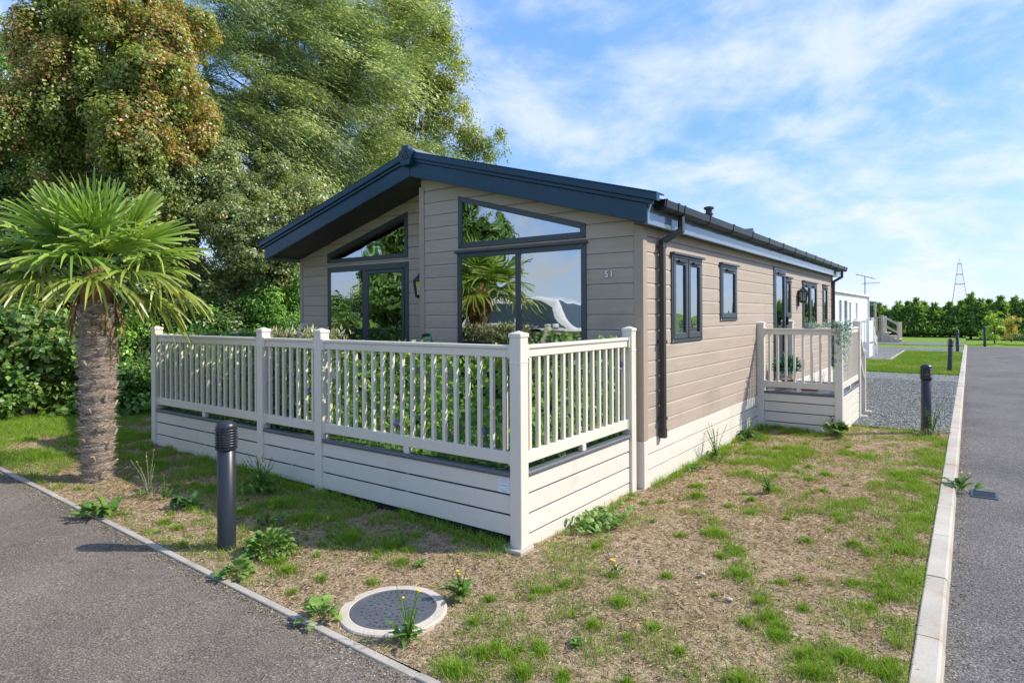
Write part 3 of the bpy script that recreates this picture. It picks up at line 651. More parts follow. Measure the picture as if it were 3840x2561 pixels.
for x0, x1 in ((-2.29, -0.1), (-3.25, -2.39), (-5.59, -3.35)):
    MB().box(x0, x1, 0.002, 0.075, 0.512, 0.548).build('edge_trim', 'trim', ver, bevel=0.014, seg=3)
    for z0, z1 in ((0.390, 0.510), (0.241, 0.376), (0.085, 0.227)): MB().box(x0, x1, 0.020, 0.040, z0, z1).build('skirting_board', 'cream_board', ver, bevel=0.003)
    MB().box((x0 + x1) / 2 - 0.008, (x0 + x1) / 2 + 0.008, 0.041, 0.06, 0.08, 0.5).build('batten', 'cream_board', ver)
MB().box(-0.078, -0.003, 0.1, 1.83, 0.512, 0.548).build('edge_trim', 'trim', ver, bevel=0.014, seg=3)
for z0, z1 in ((0.390, 0.510), (0.241, 0.376), (0.092, 0.227), (-0.06, 0.078)): MB().box(-0.040, -0.020, 0.1, 1.83, z0, z1).build('skirting_board', 'cream_board', ver, bevel=0.003)
for z0, z1 in ((0.387, 0.510), (0.238, 0.379), (0.089, 0.230)): MB().box(-5.67, -5.65, 0.1, 2.14, z0, z1).build('skirting_board', 'cream_board', ver, bevel=0.003)
for (x0, y0) in ((-0.1, 0.0), (-2.39, 0.0), (-0.095, 1.83)):
    ring_ = MB(); q = ring(ring_, rect(x0 - 0.003, x0 + 0.103, y0 - 0.003, y0 + 0.103), 0.0029, lambda u, v, d: (u, v, 1.352 + d), 0, 0.005); ring_.build('cable_tie', 'white', ver)
for x0, y0 in ((-0.17, -0.05), (-2.46, -0.04)): MB().box(x0, x0 + 0.2, y0, y0 + 0.18, gz(x0) - 0.04, gz(x0) + 0.012).build('footing', 'concrete', ver, bevel=0.01, seg=2)
# maker's plate
pl = thing('maker_plate', (-0.165, 0.016, 0.44), 'small white maker plate lettered CLASSACT on the skirting', 'sign')
MB().box(-0.222, -0.104, 0.0145, 0.0195, 0.393, 0.487).build('plate', 'plate', pl)
fr = MB(); ring(fr, rect(-0.212, -0.114, 0.413, 0.470), 0.0018, lambda u, v, d: (u, 0.0145 - d, v), 0, 0.0008); fr.build('border', 'ink', pl)
obj('lettering', text_mesh('CLASSACT', 0.0185, 0.0004, 'ink'), pl, (0.002, -0.0022, 0.006), (rad(90), 0, 0), local=True)
for k_, (a, b, zz) in enumerate(((-0.19, -0.136, 0.405), (-0.182, -0.144, 0.400), (-0.20, -0.126, 0.479), (-0.150, -0.118, 0.428))): MB().box(a, b, 0.0138, 0.0144, zz, zz + 0.0025).build('small_print', 'ink', pl)
# artificial ivy screens inside the railings
def ivy(a, b, inx, iny, dens, label, name='ivy_screen', ztop=1.462, pal=0):
    (xa, ya), (xb, yb) = a, b; L = math.hypot(xb - xa, yb - ya); n = int(L * dens)
    t = thing(name, ((xa + xb) / 2, (ya + yb) / 2, 0.55), label, 'ivy screen', 'artificial ivy screens on the veranda')
    f = rng.random(n); z = rng.uniform(0.57, ztop, n); dp = rng.uniform(0.0, 0.05, n)
    P = np.stack([xa + (xb - xa) * f + inx * dp, ya + (yb - ya) * f + iny * dp, z], 1)
    side = np.where(rng.random(n) < 0.6, -1, 1)[:, None]; N = nrm(np.array([inx, iny, 0.0]) * side + rng.normal(0, 0.45, (n, 3)) + np.array([0, 0, 0.35]))
    d = nrm(np.stack([rng.normal(0, 0.7, n), rng.normal(0, 0.7, n), rng.normal(-0.5, 0.5, n)], 1)); d = nrm(d - N * (d * N).sum(1, keepdims=True))
    pals = np.array([(0.20, 0.36, 0.11), (0.27, 0.46, 0.12), (0.17, 0.34, 0.16), (0.36, 0.54, 0.13), (0.48, 0.60, 0.26)])
    c = pals[rng.choice(5, n, p=[.3, .3, .2, .13, .07])] * rng.uniform(0.75, 1.25, (n, 1))
    me = leaves('leaves', P, d, N, rng.uniform(0.045, 0.075, n), rng.uniform(0.045, 0.065, n), c, 'ivyleaf', 0.12, 0.4)
    o = obj('leaves', me, t); o['kind'] = 'stuff'
    tw = MB()
    for zz in np.arange(0.62, ztop, 0.12): tw.tube([(xa + inx * 0.025, ya + iny * 0.025, zz), ((xa + xb) / 2 + inx * 0.02, (ya + yb) / 2 + iny * 0.02, zz - 0.005), (xb + inx * 0.025, yb + iny * 0.025, zz)], 0.0025, 4)
    tw.build('net', 'turf', t)
    pf = MB().lathe([(0.004, 0), (0.024, 0.008), (0.030, 0.02), (0.008, 0.016)], 6).mesh('flower', 'purple')
    for i in range(int(L * 4)):
        q = rng.random(); obj('flower', pf, t, (xa + (xb - xa) * q - inx * 0.03, ya + (yb - ya) * q - iny * 0.03, rng.uniform(0.65, 1.4)), (rng.uniform(0, 3), rng.uniform(0, 3), rng.uniform(0, 3)))
    return t
ivy((-2.27, 0.10), (-0.13, 0.10), 0, 1, 1050, 'artificial ivy screen behind the front railing beside the corner post')
ivy((-3.24, 0.10), (-2.40, 0.10), 0, 1, 1000, 'artificial ivy screen behind the short front railing panel')
ivy((-5.58, 0.10), (-3.36, 0.10), 0, 1, 1050, 'artificial ivy screen behind the long front railing panel by the palm')
ivy((-0.10, 0.13), (-0.10, 1.82), -1, 0, 1050, 'pale sunlit artificial ivy screen on the short end railing', ztop=1.485)
ivy((-5.60, 0.12), (-5.60, 2.12), 1, 0, 1200, 'artificial ivy screen on the far end railing', ztop=1.50)
# potted flowers showing above the short panel
pt = thing('flower_planter', (-3.0, 0.42, 0.54), 'planter of ivory and lilac artificial flowers above short railing panel', 'planter')
MB().box(-3.62, -2.55, 0.22, 0.42, 0.54, 1.30).build('trellis_box', 'trim', pt, bevel=0.01)
n = 1500; P = np.stack([rng.uniform(-3.68, -2.42, n), rng.uniform(0.17, 0.48, n), rng.uniform(1.28, 1.52, n)], 1); P[:, 2] += rng.normal(0, 0.02, n)
d = nrm(rng.normal(0, 0.5, (n, 3)) + np.array([0, 0, 1.0])); N = nrm(rng.normal(0, 1, (n, 3)))
pals = np.array([(0.62, 0.64, 0.40), (0.40, 0.46, 0.20), (0.28, 0.22, 0.14), (0.12, 0.18, 0.06), (0.34, 0.28, 0.55)])
obj('foliage', leaves('foliage', P, d, N, rng.uniform(0.04, 0.08, n), rng.uniform(0.015, 0.035, n), pals[rng.choice(5, n, p=[.25, .2, .25, .25, .05])]), pt)['kind'] = 'stuff'
fm = MB()
for i in range(6):
    a = i * math.pi / 3; fm.add([(0, 0, 0), (0.03 * math.cos(a - .4), 0.03 * math.sin(a - .4), 0.012), (0.055 * math.cos(a), 0.055 * math.sin(a), 0.02), (0.03 * math.cos(a + .4), 0.03 * math.sin(a + .4), 0.012)], [(0, 1, 2, 3)])
fi = fm.mesh('flower', 'ivory'); fp = fm.mesh('flower', 'purple')
for i in range(22):
    obj('flower', fi if i % 4 else fp, pt, (rng.uniform(-3.6, -2.45), rng.uniform(0.14, 0.3), rng.uniform(1.38, 1.53)), (rng.uniform(0.6, 1.6), rng.uniform(-.5, .5), rng.uniform(-0.6, .6)), rng.uniform(0.6, 1.1))
# green spade handle leaning behind the railing
sp = thing('spade', (-1.9, 0.95, 0.54), 'green D-handle of a spade showing above the front railing', 'spade')
hh = MB(); hh.tube([(-1.93, 1.0, 1.38), (-1.955, 1.0, 1.43), (-1.95, 1.0, 1.475), (-1.935, 1.0, 1.493)], 0.014, 8); hh.tube([(-1.84, 1.0, 1.38), (-1.815, 1.0, 1.43), (-1.82, 1.0, 1.475), (-1.835, 1.0, 1.493)], 0.014, 8); hh.tube([(-1.93, 1.0, 1.385), (-1.885, 1.0, 1.34), (-1.84, 1.0, 1.385)], 0.014, 8)
hh.build('handle', 'green_plastic', sp, True); MB().tube([(-1.94, 1.0, 1.49), (-1.885, 1.0, 1.50), (-1.83, 1.0, 1.49)], 0.017, 8).build('grip', 'black_rubber', sp, True)
MB().tube([(-1.885, 1.0, 1.345), (-1.885, 0.93, 0.80)], 0.016, 8).build('shaft', 'green_plastic', sp, True)
MB().prism([(-1.98, 0.80), (-1.79, 0.80), (-1.80, 0.56), (-1.885, 0.545), (-1.97, 0.56)], lambda u, v, d: (u, 0.93 + d, v), 0, 0.006).build('blade', 'frame', sp)
# side porch
por = thing('side_porch', (0.6, 7.05, 0), 'small beige railed porch with steps at the side door', 'porch')
for x0, y0 in ((0.04, 6.1), (1.09, 6.1), (1.09, 7.93), (0.06, 7.93)): post(por, x0, y0, -0.05)
railing(por, (0.14, 6.15), (1.09, 6.15), 8); railing(por, (1.14, 6.2), (1.14, 7.93), 14)
MB().box(0.06, 1.13, 6.16, 7.98, 0.50, 0.540).build('deck_floor', 'trim', por); MB().box(0.10, 1.10, 6.18, 7.95, -0.05, 0.49).build('deck_shade_box', 'dark', por)  # porch gets the same dark box as painted shade under its floor
MB().box(0.14, 1.09, 6.102, 6.175, 0.512, 0.548).build('edge_trim', 'trim', por, bevel=0.014, seg=3); MB().box(1.115, 1.187, 6.2, 7.93, 0.512, 0.548).build('edge_trim', 'trim', por, bevel=0.014, seg=3)
for z0, z1 in ((0.399, 0.510), (0.250, 0.387), (0.101, 0.238), (-0.06, 0.089)):
    MB().box(0.14, 1.09, 6.12, 6.14, z0, z1).build('skirting_board', 'cream_board', por, bevel=0.003); MB().box(1.15, 1.17, 6.2, 7.93, z0, z1).build('skirting_board', 'cream_board', por, bevel=0.003)
for i, (zt, y0) in enumerate(((0.36, 8.03), (0.18, 8.31))): MB().box(0.18, 1.09, y0, y0 + 0.30, zt - 0.04, zt).build('step', 'trim', por, bevel=0.006); MB().box(0.18, 1.09, y0 + 0.01, y0 + 0.03, -0.05, zt - 0.04).build('riser', 'cream_board', por)
post(por, 1.11, 8.62, -0.05, 1.06, 0.075)
for z0 in (0.0, -0.42): MB().prism([(8.03, 1.43 + z0), (8.63, 0.96 + z0), (8.63, 1.02 + z0), (8.03, 1.49 + z0)], lambda u, v, d: (1.125 + d, u, v), 0, 0.045).build('handrail', 'cream', por, bevel=0.005)
for x0, y0 in ((1.13, 7.97), (1.12, 8.58)): MB().box(x0, x0 + 0.15, y0, y0 + 0.15, -0.04, 0.012).build('footing', 'concrete', por, bevel=0.008)
# ================================================================== BOLLARDS, MANHOLE, GULLY
bm_pole = MB().lathe([(0.062, -0.10), (0.0625, 0.0), (0.0625, 0.742), (0.058, 0.745)], 28).mesh('pole', 'bollard'); bm_pole.polygons.foreach_set('use_smooth', [len(p.vertices) == 4 for p in bm_pole.polygons])
dome = [(0.070, 0.885), (0.0715, 0.89), (0.0715, 0.900)] + [(0.0715 * math.cos(a), 0.900 + 0.050 * math.sin(a)) for a in np.linspace(0.1, 1.5, 10)]
bm_dome = MB().lathe(dome, 28).mesh('dome', 'bollard', True)
bm_col = MB().lathe([(0.062, 0.738), (0.074, 0.742), (0.075, 0.756), (0.066, 0.760)], 28).mesh('collar', 'bollard')
bm_louv = MB().lathe([(0.060, 0.0), (0.0775, -0.007), (0.0785, -0.003), (0.062, 0.003)], 28).mesh('louvre', 'bollard', True)
bm_core = MB().lathe([(0.052, 0.745), (0.052, 0.89)], 20).mesh('diffuser', plain('pale_diffuser', (0.60, 0.62, 0.65), 0.3, 0.05), True)
bm_rod = MB().box(-0.005, 0.005, -0.006, 0.006, 0.75, 0.89).mesh('strut', 'bollard')
def bollard(loc, rot, label, sc_=1.0):
    t = thing('bollard_light', loc, label, 'bollard', 'bollard lights along the roads'); t.rotation_euler = rot; t.scale = (sc_,) * 3
    for nm, me in (('pole', bm_pole), ('dome', bm_dome), ('collar', bm_col), ('diffuser', bm_core)): obj(nm, me, t, local=True)
    for i in range(7): obj('louvre', bm_louv, t, (0, 0, 0.775 + i * 0.0185), local=True)
    for i in range(4): a = i * math.pi / 2 + 0.5; obj('strut', bm_rod, t, (0.068 * math.cos(a), 0.068 * math.sin(a), 0), (0, 0, a), local=True)
bollard((-1.72, -1.238, 0.0), (rad(-0.7), rad(-1.3), 0), 'charcoal bollard light in front of the veranda near the curly weed')
bollard((2.13, 6.86, 0), (rad(0), rad(0.3), 0.6), 'charcoal bollard light at the near corner of the gravel pad', 1.03)
bollard((2.205, 18.24, 0), (rad(1), rad(3.0), 1.1), 'leaning charcoal bollard on the green strip beyond the gravel')
bollard((2.30, 29.8, 0), (0, rad(-1.0), 0.2), 'charcoal bollard by the kerb near the second gravel strip')
bollard((3.40, 37.4, 0), (0, 0, 0.9), 'farthest bollard, beside the yellow green shrubs')
mh = thing('manhole', (-0.105, -1.138, 0.0), 'round dark manhole cover in a pale concrete ring', 'manhole cover')
obj('surround', MB().lathe([(0.248, -0.03), (0.248, 0.003), (0.252, 0.006), (0.304, 0.003), (0.310, -0.004), (0.312, -0.05)], 56).mesh('surround', 'ring'), mh, local=True)
lid = obj('lid', MB().lathe([(0.246, -0.03), (0.246, 0.004), (0.238, 0.006), (0.236, 0.003), (0.2, 0.003), (0.001, 0.003)], 56).mesh('lid', 'lid'), mh, local=True)
bar = MB().box(-0.011, 0.011, -0.0032, 0.0032, 0.0, 0.0040).mesh('tread_bar', 'lid')
for r_, n_ in ((0.035, 5), (0.07, 10), (0.105, 15), (0.14, 20), (0.175, 25)):
    for i in range(n_):
        a = 2 * math.pi * i / n_ + r_ * 7; obj('tread_bar', bar, lid, (r_ * math.cos(a), r_ * math.sin(a), 0.0022), (0, 0, a + (math.pi / 2 if i % 2 else 0.3)), local=True)
txt = 'INSPECTION CHAMBER '
for half, word in ((0, 'CHAMBER'), (1, 'INSPECTION')):
    for i, ch in enumerate(word):
        a = rad(-54 + (180 if half else 0)) + (i - (len(word) - 1) / 2) * 0.155; r_ = 0.213
        obj('lettering', text_mesh(ch, 0.034, 0.002, 'lid'), lid, (r_ * math.cos(a), r_ * math.sin(a), 0.0045), (0, 0, a + math.pi / 2), local=True)
gy = thing('gully_grate', (2.72, 3.88, -0.058), 'black gully grate in the road by the kerb', 'grate')
fr = MB(); ring(fr, rect(-0.105, 0.105, -0.14, 0.14), 0.02, lambda u, v, d: (u, v, d), -0.02, 0.006); obj('frame', fr.mesh('frame', 'bollard'), gy, local=True)
obj('pit', MB().box(-0.09, 0.09, -0.12, 0.12, -0.10, -0.09).mesh('pit', 'dark'), gy, local=True)
bb = MB().box(-0.09, 0.09, -0.006, 0.006, -0.02, 0.004).mesh('bar', 'bollard')
for i in range(9): obj('bar', bb, gy, (0, -0.104 + i * 0.026, 0), local=True)

# ================================================================== WEEDS
def leaf_me(name, mat, prof, L=1.0, curl=0.35, cup=0.12, lobes=0, seg=7):
    """unit leaf along +X; prof(t)->half width"""
    mb = MB(); V = []
    for i in range(seg + 1):
        t = i / seg; wv = prof(t) * (1 + (lobes * (0.5 if i % 2 else -0.5))); x = t * L; z = 0.22 * math.sin(t * 2.2) - curl * t * t
        V += [(x, -wv, z + cup * wv), (x, 0, z), (x, wv, z + cup * wv)]
    F = []
    for i in range(seg):
        a = i * 3; F += [(a, a + 1, a + 4, a + 3), (a + 1, a + 2, a + 5, a + 4)]
    mb.add(V, F); return mb.mesh(name, mat, True)
oval = lambda w: (lambda t: w * math.sin(math.pi * min(1, t * 0.97 + 0.02)) ** 0.7)
stalked = lambda w: (lambda t: 0.02 if t < 0.38 else w * math.sin(math.pi * min(1, (t - 0.36) / 0.65)) ** 0.6)
lance = lambda w: (lambda t: w * (math.sin(math.pi * min(1, t ** 0.8 * 0.98 + 0.015))))
LM = {'round': leaf_me('leaf', 'weed_pale', stalked(0.30), curl=0.2, cup=-0.3), 'butter': leaf_me('leaf', 'weed_pale', stalked(0.36), curl=0.35, lobes=0.35), 'dandelion': leaf_me('leaf', 'weed_mid', lance(0.13), lobes=0.7, seg=11),
      'dock': leaf_me('leaf', 'weed_dark', oval(0.16), lobes=0.15), 'curly': leaf_me('leaf', 'weed_pale', oval(0.30), lobes=0.5, seg=9, cup=0.6), 'small': leaf_me('leaf', 'weed_mid', oval(0.24)), 'lance': leaf_me('leaf', 'weed_mid', lance(0.09)), 'grey': leaf_me('leaf', 'weed_grey', lance(0.06)), 'fern': leaf_me('leaf', 'weed_mid', lance(0.14), lobes=0.9, seg=15)}
flower_y = MB().lathe([(0.002, -0.012), (0.010, -0.006), (0.020, 0.0), (0.018, 0.006), (0.006, 0.008)], 10).mesh('flower', 'yellow')
def weed(name, loc, label, kind, n, L, elev=(0.1, 1.0), spread=0.0, stems=0, stem_h=0.2, flowers=0, z=None, stemleaf=None, aspect=1.0, stem_mat='weed_mid', dome=0.0):
    z0 = (gz(loc[0]) - 0.005) if z is None else z
    t = thing(name, (loc[0], loc[1], z0), label, 'weed', 'weeds in the lawn')
    for i in range(n):
        a = 2 * math.pi * (i * 0.618 + random.uniform(-.08, .08)); e = random.uniform(*elev); s = L * random.uniform(0.6, 1.15)
        ox, oy = random.gauss(0, spread) * aspect, random.gauss(0, spread)
        if dome:   # leaves all over a low mound
            ph = math.acos(1 - 0.95 * random.random()); q = dome * random.uniform(0.55, 1.0)
            obj('leaf', LM[kind], t, (q * math.sin(ph) * math.cos(a) * aspect, q * math.sin(ph) * math.sin(a), q * math.cos(ph) * 0.85), (random.uniform(-.5, .5), -(math.pi / 2 - ph) * 0.9 + random.uniform(-.5, .3), a + random.uniform(-.5, .5)), s, local=True)
            continue
        obj('leaf', LM[kind], t, (ox, oy, random.uniform(0, 0.3) * L * (1 if spread else 0.1)), (random.uniform(-.3, .3), -e, a), s, local=True)
    for i in range(stems):
        a = random.uniform(0, 6.28); h = stem_h * random.uniform(0.65, 1.1); tx, ty = 0.22 * h * math.cos(a) + random.gauss(0, spread), 0.22 * h * math.sin(a) + random.gauss(0, spread)
        obj('stem', MB().tube([(0, 0, 0), (tx * 0.4, ty * 0.4, h * 0.55), (tx, ty, h)], [0.0035, 0.0028, 0.0018], 5).mesh('stem', stem_mat), t, local=True)
        if stemleaf:
            for j in range(7):
                f = (j + 1) / 8; aa = random.uniform(0, 6.28); obj('leaf', LM[stemleaf], t, (tx * f, ty * f, h * f), (0, -random.uniform(0.2, 0.9), aa), L * (1.1 - 0.7 * f) * 0.6, local=True)
        if i < flowers: obj('flower', flower_y, t, (tx, ty, h), (random.uniform(-.4, .4), random.uniform(-.4, .4), 0), random.uniform(0.35, 0.6), local=True)
    return t
weed('round_leaved_weed', (0.19, 0.86), 'sprawling round-leaved weed against the veranda end skirting', 'round', 220, 0.08, (0.2, 1.2), 0.15, aspect=0.6)
weed('dandelion', (0.12, -0.80), 'yellow flowering dandelion right of the manhole', 'dandelion', 30, 0.13, (0.1, 1.0), 0.012, 6, 0.20, 2)
weed('butterbur', (-0.33, -1.47), 'broad-leaved weed on the edging beside the manhole', 'butter', 42, 0.075, (0.15, 1.1), 0.02, 2, 0.08, 1, dome=0.075)
weed('dandelion', (0.21, -1.33), 'upright dandelion with thin stalks at the manhole rim', 'dandelion', 24, 0.11, (0.2, 1.1), 0.025, 7, 0.26, 3, stemleaf='lance')
weed('butterbur', (-1.24, -1.44), 'pale broad-leaved weed overhanging the edging near the bollard', 'butter', 40, 0.078, (0.15, 1.1), 0.02, dome=0.07)
weed('curly_weed', (-1.40, -1.10), 'bushy curly-leaved weed right of the near bollard', 'curly', 300, 0.055, (0.2, 1.4), 0.0, dome=0.165)
weed('tall_weed', (-3.42, -1.02), 'tall thin weed with yellow heads between palm and bollard', 'grey', 26, 0.12, (0.3, 1.3), 0.05, 7, 0.42, 3, stemleaf='grey', stem_mat='weed_grey')
weed('lance_leaved_weed', (-3.22, -0.98), 'short green lance-leaved weed beside the tall thin weed', 'lance', 14, 0.10, (0.3, 1.2), 0.02, 2, 0.22, 0, stemleaf='lance')
weed('ragwort', (-2.75, -0.32), 'yellow flowering ragwort behind the near bollard', 'fern', 70, 0.13, (0.2, 1.4), 0.10, 22, 0.34, 9, stemleaf='fern')
weed('dock', (-2.85, -0.98), 'dark dock rosette left of the near bollard', 'dock', 36, 0.14, (0.2, 1.1), 0.04)
weed('fern_leaved_weed', (-3.20, -1.47), 'feathery weed creeping over the edging below the palm', 'fern', 44, 0.17, (0.05, 0.8), 0.06)
weed('mugwort', (-0.77, -0.42), 'single upright leafy weed in the grass before the veranda', 'lance', 8, 0.06, (0.3, 1.0), 0.0, 1, 0.26, 0, stemleaf='small')
weed('seedling', (-1.9, -0.75), 'pale green seedling weed directly behind the near bollard base', 'small', 22, 0.08, (0.2, 1.2), 0.06, 2, 0.14, 0, stemleaf='small')
weed('scrambling_weed', (0.20, 3.70), 'thin scrambling weed against the lodge skirting', 'small', 26, 0.07, (0.3, 1.2), 0.08, 12, 0.42, 2, stemleaf='small')
weed('leafy_weed', (0.16, 5.1), 'leafy green weed by the skirting near the porch', 'small', 50, 0.11, (0.3, 1.3), 0.10, 8, 0.26, 0, stemleaf='small')
weed('creeping_weed', (0.17, 3.05), 'low creeping weed along the lodge skirting', 'small', 50, 0.06, (0.2, 1.1), 0.11, aspect=0.5)
weed('burdock', (1.12, 6.02), 'broad-leaved weed at the foot of the porch corner post', 'round', 40, 0.18, (0.3, 1.3), 0.07, 4, 0.25, 0, stemleaf='small')
weed('dandelion', (2.53, 3.86), 'dandelion sprawling over the kerb by the gully grate', 'dandelion', 26, 0.17, (0.0, 0.7), 0.05, 5, 0.16, 3, z=-0.03)
weed('thistle', (1.07, 2.55), 'small yellow-flowered weed in the side lawn', 'dandelion', 14, 0.10, (0.3, 1.3), 0.03, 5, 0.20, 3, stemleaf='small')
weed('dandelion', (0.72, 0.05), 'small yellow dandelion in the dry lawn near the corner post', 'dandelion', 10, 0.07, (0.1, 0.8), 0.02, 4, 0.09, 3)
weed('feathery_weed', (2.20, 6.75), 'feathery pale weed beside the kerb on the gravel corner', 'grey', 60, 0.13, (0.4, 1.4), 0.10, 10, 0.5, 3, stemleaf='fern')
weed('plantain', (-0.42, -0.60), 'small plantain rosette in the dry lawn behind the manhole', 'small', 12, 0.06, (0.1, 0.8), 0.0)
weed('plantain', (0.95, -0.85), 'small plantain rosette in the dry lawn at the front', 'small', 12, 0.055, (0.1, 0.8), 0.0)
# stones on the lawn
for i, (sx, sy, r_) in enumerate(((1.19, 0.36, 0.018), (1.44, 0.1, 0.019), (0.60, 0.30, 0.011), (1.85, -0.12, 0.014))):
    sb = MB().lathe([(r_ * 0.3, -r_ * 0.5), (r_, -0.1 * r_), (r_ * 0.8, r_ * 0.35), (r_ * 0.2, r_ * 0.5)], 9); sb.v = [(x_ * 1.3 + random.uniform(-.1, .1) * r_, y_ + random.uniform(-.12, .12) * r_, z_) for x_, y_, z_ in sb.v]
    o = sb.build('stone', 'concrete', None, True); o.location = (sx, sy, 0.005); tag(o, ['grey pebble in the side lawn beside a green tuft', 'flat grey pebble in the brown track', 'tiny grey pebble near the corner post', 'small grey pebble in the track near the front'][i], 'stone')
# porch dressing
gl_ = thing('garland', (1.14, 6.15, 1.55), 'pale teal artificial garland draped over the porch corner post', 'garland')
n = 950; k_ = rng.integers(0, 26, n); ang = rng.uniform(0, 6.28, 26); ln = rng.uniform(0.15, 0.75, 26); tt = rng.random(n)
bx_, by_ = 1.14 + 0.02 + 0.10 * np.cos(ang) + 0.03, 6.15 + 0.09 * np.sin(ang)
P = np.stack([np.clip(bx_[k_], 1.08, 1.4) + rng.normal(0, 0.018, n), by_[k_] + rng.normal(0, 0.018, n), 1.60 - tt * ln[k_] + rng.normal(0, 0.02, n)], 1)
m_ = rng.random(n) < 0.25; P[m_, 0] = rng.uniform(0.75, 1.2, m_.sum()); P[m_, 1] = 6.13 + rng.normal(0, 0.03, m_.sum()); P[m_, 2] = 1.51 + np.abs(rng.normal(0, 0.04, m_.sum()))
pals = np.array([(0.30, 0.46, 0.50), (0.16, 0.32, 0.33), (0.10, 0.22, 0.20), (0.5, 0.62, 0.66)])
obj('strands', leaves('strands', P, nrm(rng.normal(0, 0.5, (n, 3)) - np.array([0, 0, 1.0])), rng.normal(0, 1, (n, 3)), rng.uniform(0.02, 0.045, n), rng.uniform(0.012, 0.025, n), pals[rng.choice(4, n)]), gl_)['kind'] = 'stuff'
pp = thing('potted_plant', (0.33, 6.75, 0.54), 'teal artificial plant in a pot on the porch', 'potted plant')
MB().lathe([(0.07, 0.0), (0.09, 0.12), (0.10, 0.13), (0.085, 0.12)], 18, (0.33, 6.75, 0.541)).build('pot', 'terracotta', pp, True)
n = 500; d = nrm(rng.normal(0, 1, (n, 3))); d[:, 2] = np.abs(d[:, 2])
obj('foliage', leaves('foliage', np.array([0.33, 6.75, 0.80]) + d * rng.uniform(0.05, 0.17, (n, 1)) * np.array([1, 1, 1.3]), d + rng.normal(0, .4, (n, 3)), rng.normal(0, 1, (n, 3)), rng.uniform(0.06, 0.12, n), 0.02, np.array([(0.03, 0.17, 0.15), (0.06, 0.30, 0.26), (0.02, 0.10, 0.08)])[rng.choice(3, n)]), pp)['kind'] = 'stuff'
p2 = thing('terracotta_trough', (0.62, 6.6, 0.54), 'low terracotta trough with wispy stems on the porch', 'planter')
MB().box(0.48, 0.80, 6.52, 6.68, 0.541, 0.62).build('trough', 'terracotta', p2, bevel=0.012, seg=2)
for i in range(12): a = random.uniform(0, 6.28); x_ = random.uniform(0.5, 0.95); MB().tube([(x_, 6.6, 0.6), (x_ + 0.05 * math.cos(a), 6.6 + 0.05 * math.sin(a), 0.72), (x_ + 0.12 * math.cos(a), 6.6 + 0.12 * math.sin(a), 0.84)], [0.003, 0.002, 0.001], 4).build('stem', 'weed_mid', p2)
lb = thing('life_ring', (1.02, 7.55, 1.25), 'red hanging ring ornament behind the porch corner post', 'ornament')
tor = MB(); tor.tube([(1.0, 7.5 + 0.10 * math.cos(a), 1.22 + 0.10 * math.sin(a)) for a in np.linspace(0, 6.283, 20)], 0.025, 8); tor.build('ring', 'red', lb, True)
MB().tube([(1.0, 7.5, 1.34), (1.05, 7.62, 1.40), (1.12, 7.7, 1.44)], 0.004, 5).build('cord', 'white', lb)

# ================================================================== PALM
PX, PY = -4.446, -1.067; PZ = gz(PX)
palm = thing('palm_tree', (PX, PY, PZ), 'fan palm with shaggy brown trunk by the left road', 'palm tree')
prof = []; NZ = 90
V = []; n = 40
for i in range(NZ + 1):
    t = i / NZ; z = t * 1.86; r0 = 0.106 + 0.036 * t; r0 += 0.026 * ((t * 15 + 0.4 * math.sin(t * 9)) % 1.0) ** 1.5
    if t > 0.93: r0 *= 1 - (t - 0.93) * 4
    for j in range(n):
        a = 2 * math.pi * j / n; rr = r0 * (1 + 0.05 * math.sin(3 * a + t * 22) + 0.035 * math.sin(7 * a - t * 50) + random.uniform(-0.03, 0.03))
        V.append((PX + 0.03 * math.sin(t * 3) + rr * math.cos(a), PY + rr * math.sin(a), PZ - 0.05 + z))
F = [(i * n + j, i * n + (j + 1) % n, (i + 1) * n + (j + 1) % n, (i + 1) * n + j) for i in range(NZ) for j in range(n)]
tm = MB(); tm.add(V, F); trk = tm.build('trunk', plain('palm_trunk', (0.25, 0.185, 0.135), 0.95, 0.40, 9, 70, 1.0, stretch=(1, 1, 3)), palm, True)
# fibre: thin strips wrapped round the trunk
n = 26000; a0 = rng.uniform(0, 2 * np.pi, n); zz = rng.uniform(0.0, 1.78, n); zz = zz + 0.03 * np.sin(zz * 60); t = zz / 1.86
r0 = 0.107 + 0.036 * t + 0.026 * ((t * 15 + 0.4 * np.sin(t * 9)) % 1) ** 1.5 + rng.uniform(0.0, 0.016, n)
da = rng.uniform(0.15, 0.55, n) * np.where(rng.random(n) < 0.5, -1, 1); fl_ = np.where(rng.random(n) < 0.12, rng.uniform(0.01, 0.07, n), rng.uniform(-0.004, 0.012, n)); dz = rng.normal(0, 0.022, n)
def cyl(a, r, z): return np.stack([PX + 0.03 * np.sin(z / 1.86 * 3) + r * np.cos(a), PY + r * np.sin(a), PZ - 0.05 + z], 1)
wv = 0.0016
V = np.stack([cyl(a0, r0, zz - wv), cyl(a0, r0, zz + wv), cyl(a0 + da * .5, r0 + fl_ * .2, zz + dz * .6 + wv), cyl(a0 + da * .5, r0 + fl_ * .2, zz + dz * .6 - wv), cyl(a0 + da, r0 + fl_, zz + dz)], 1)
i = np.arange(n)[:, None] * 5; idx = np.concatenate([i, i + 1, i + 2, i + 3, i + 3, i + 2, i + 4], 1)
pals = np.array([(0.45, 0.375, 0.31), (0.30, 0.235, 0.18), (0.60, 0.53, 0.45), (0.20, 0.125, 0.08)])
ob = obj('fibre', arr_mesh('fibre', V, np.tile([4, 3], n), idx, 'fibre', np.repeat(pals[rng.choice(4, n, p=[.4, .27, .18, .15])] * rng.uniform(0.8, 1.2, (n, 1)), 5, 0)), palm); ob['kind'] = 'stuff'
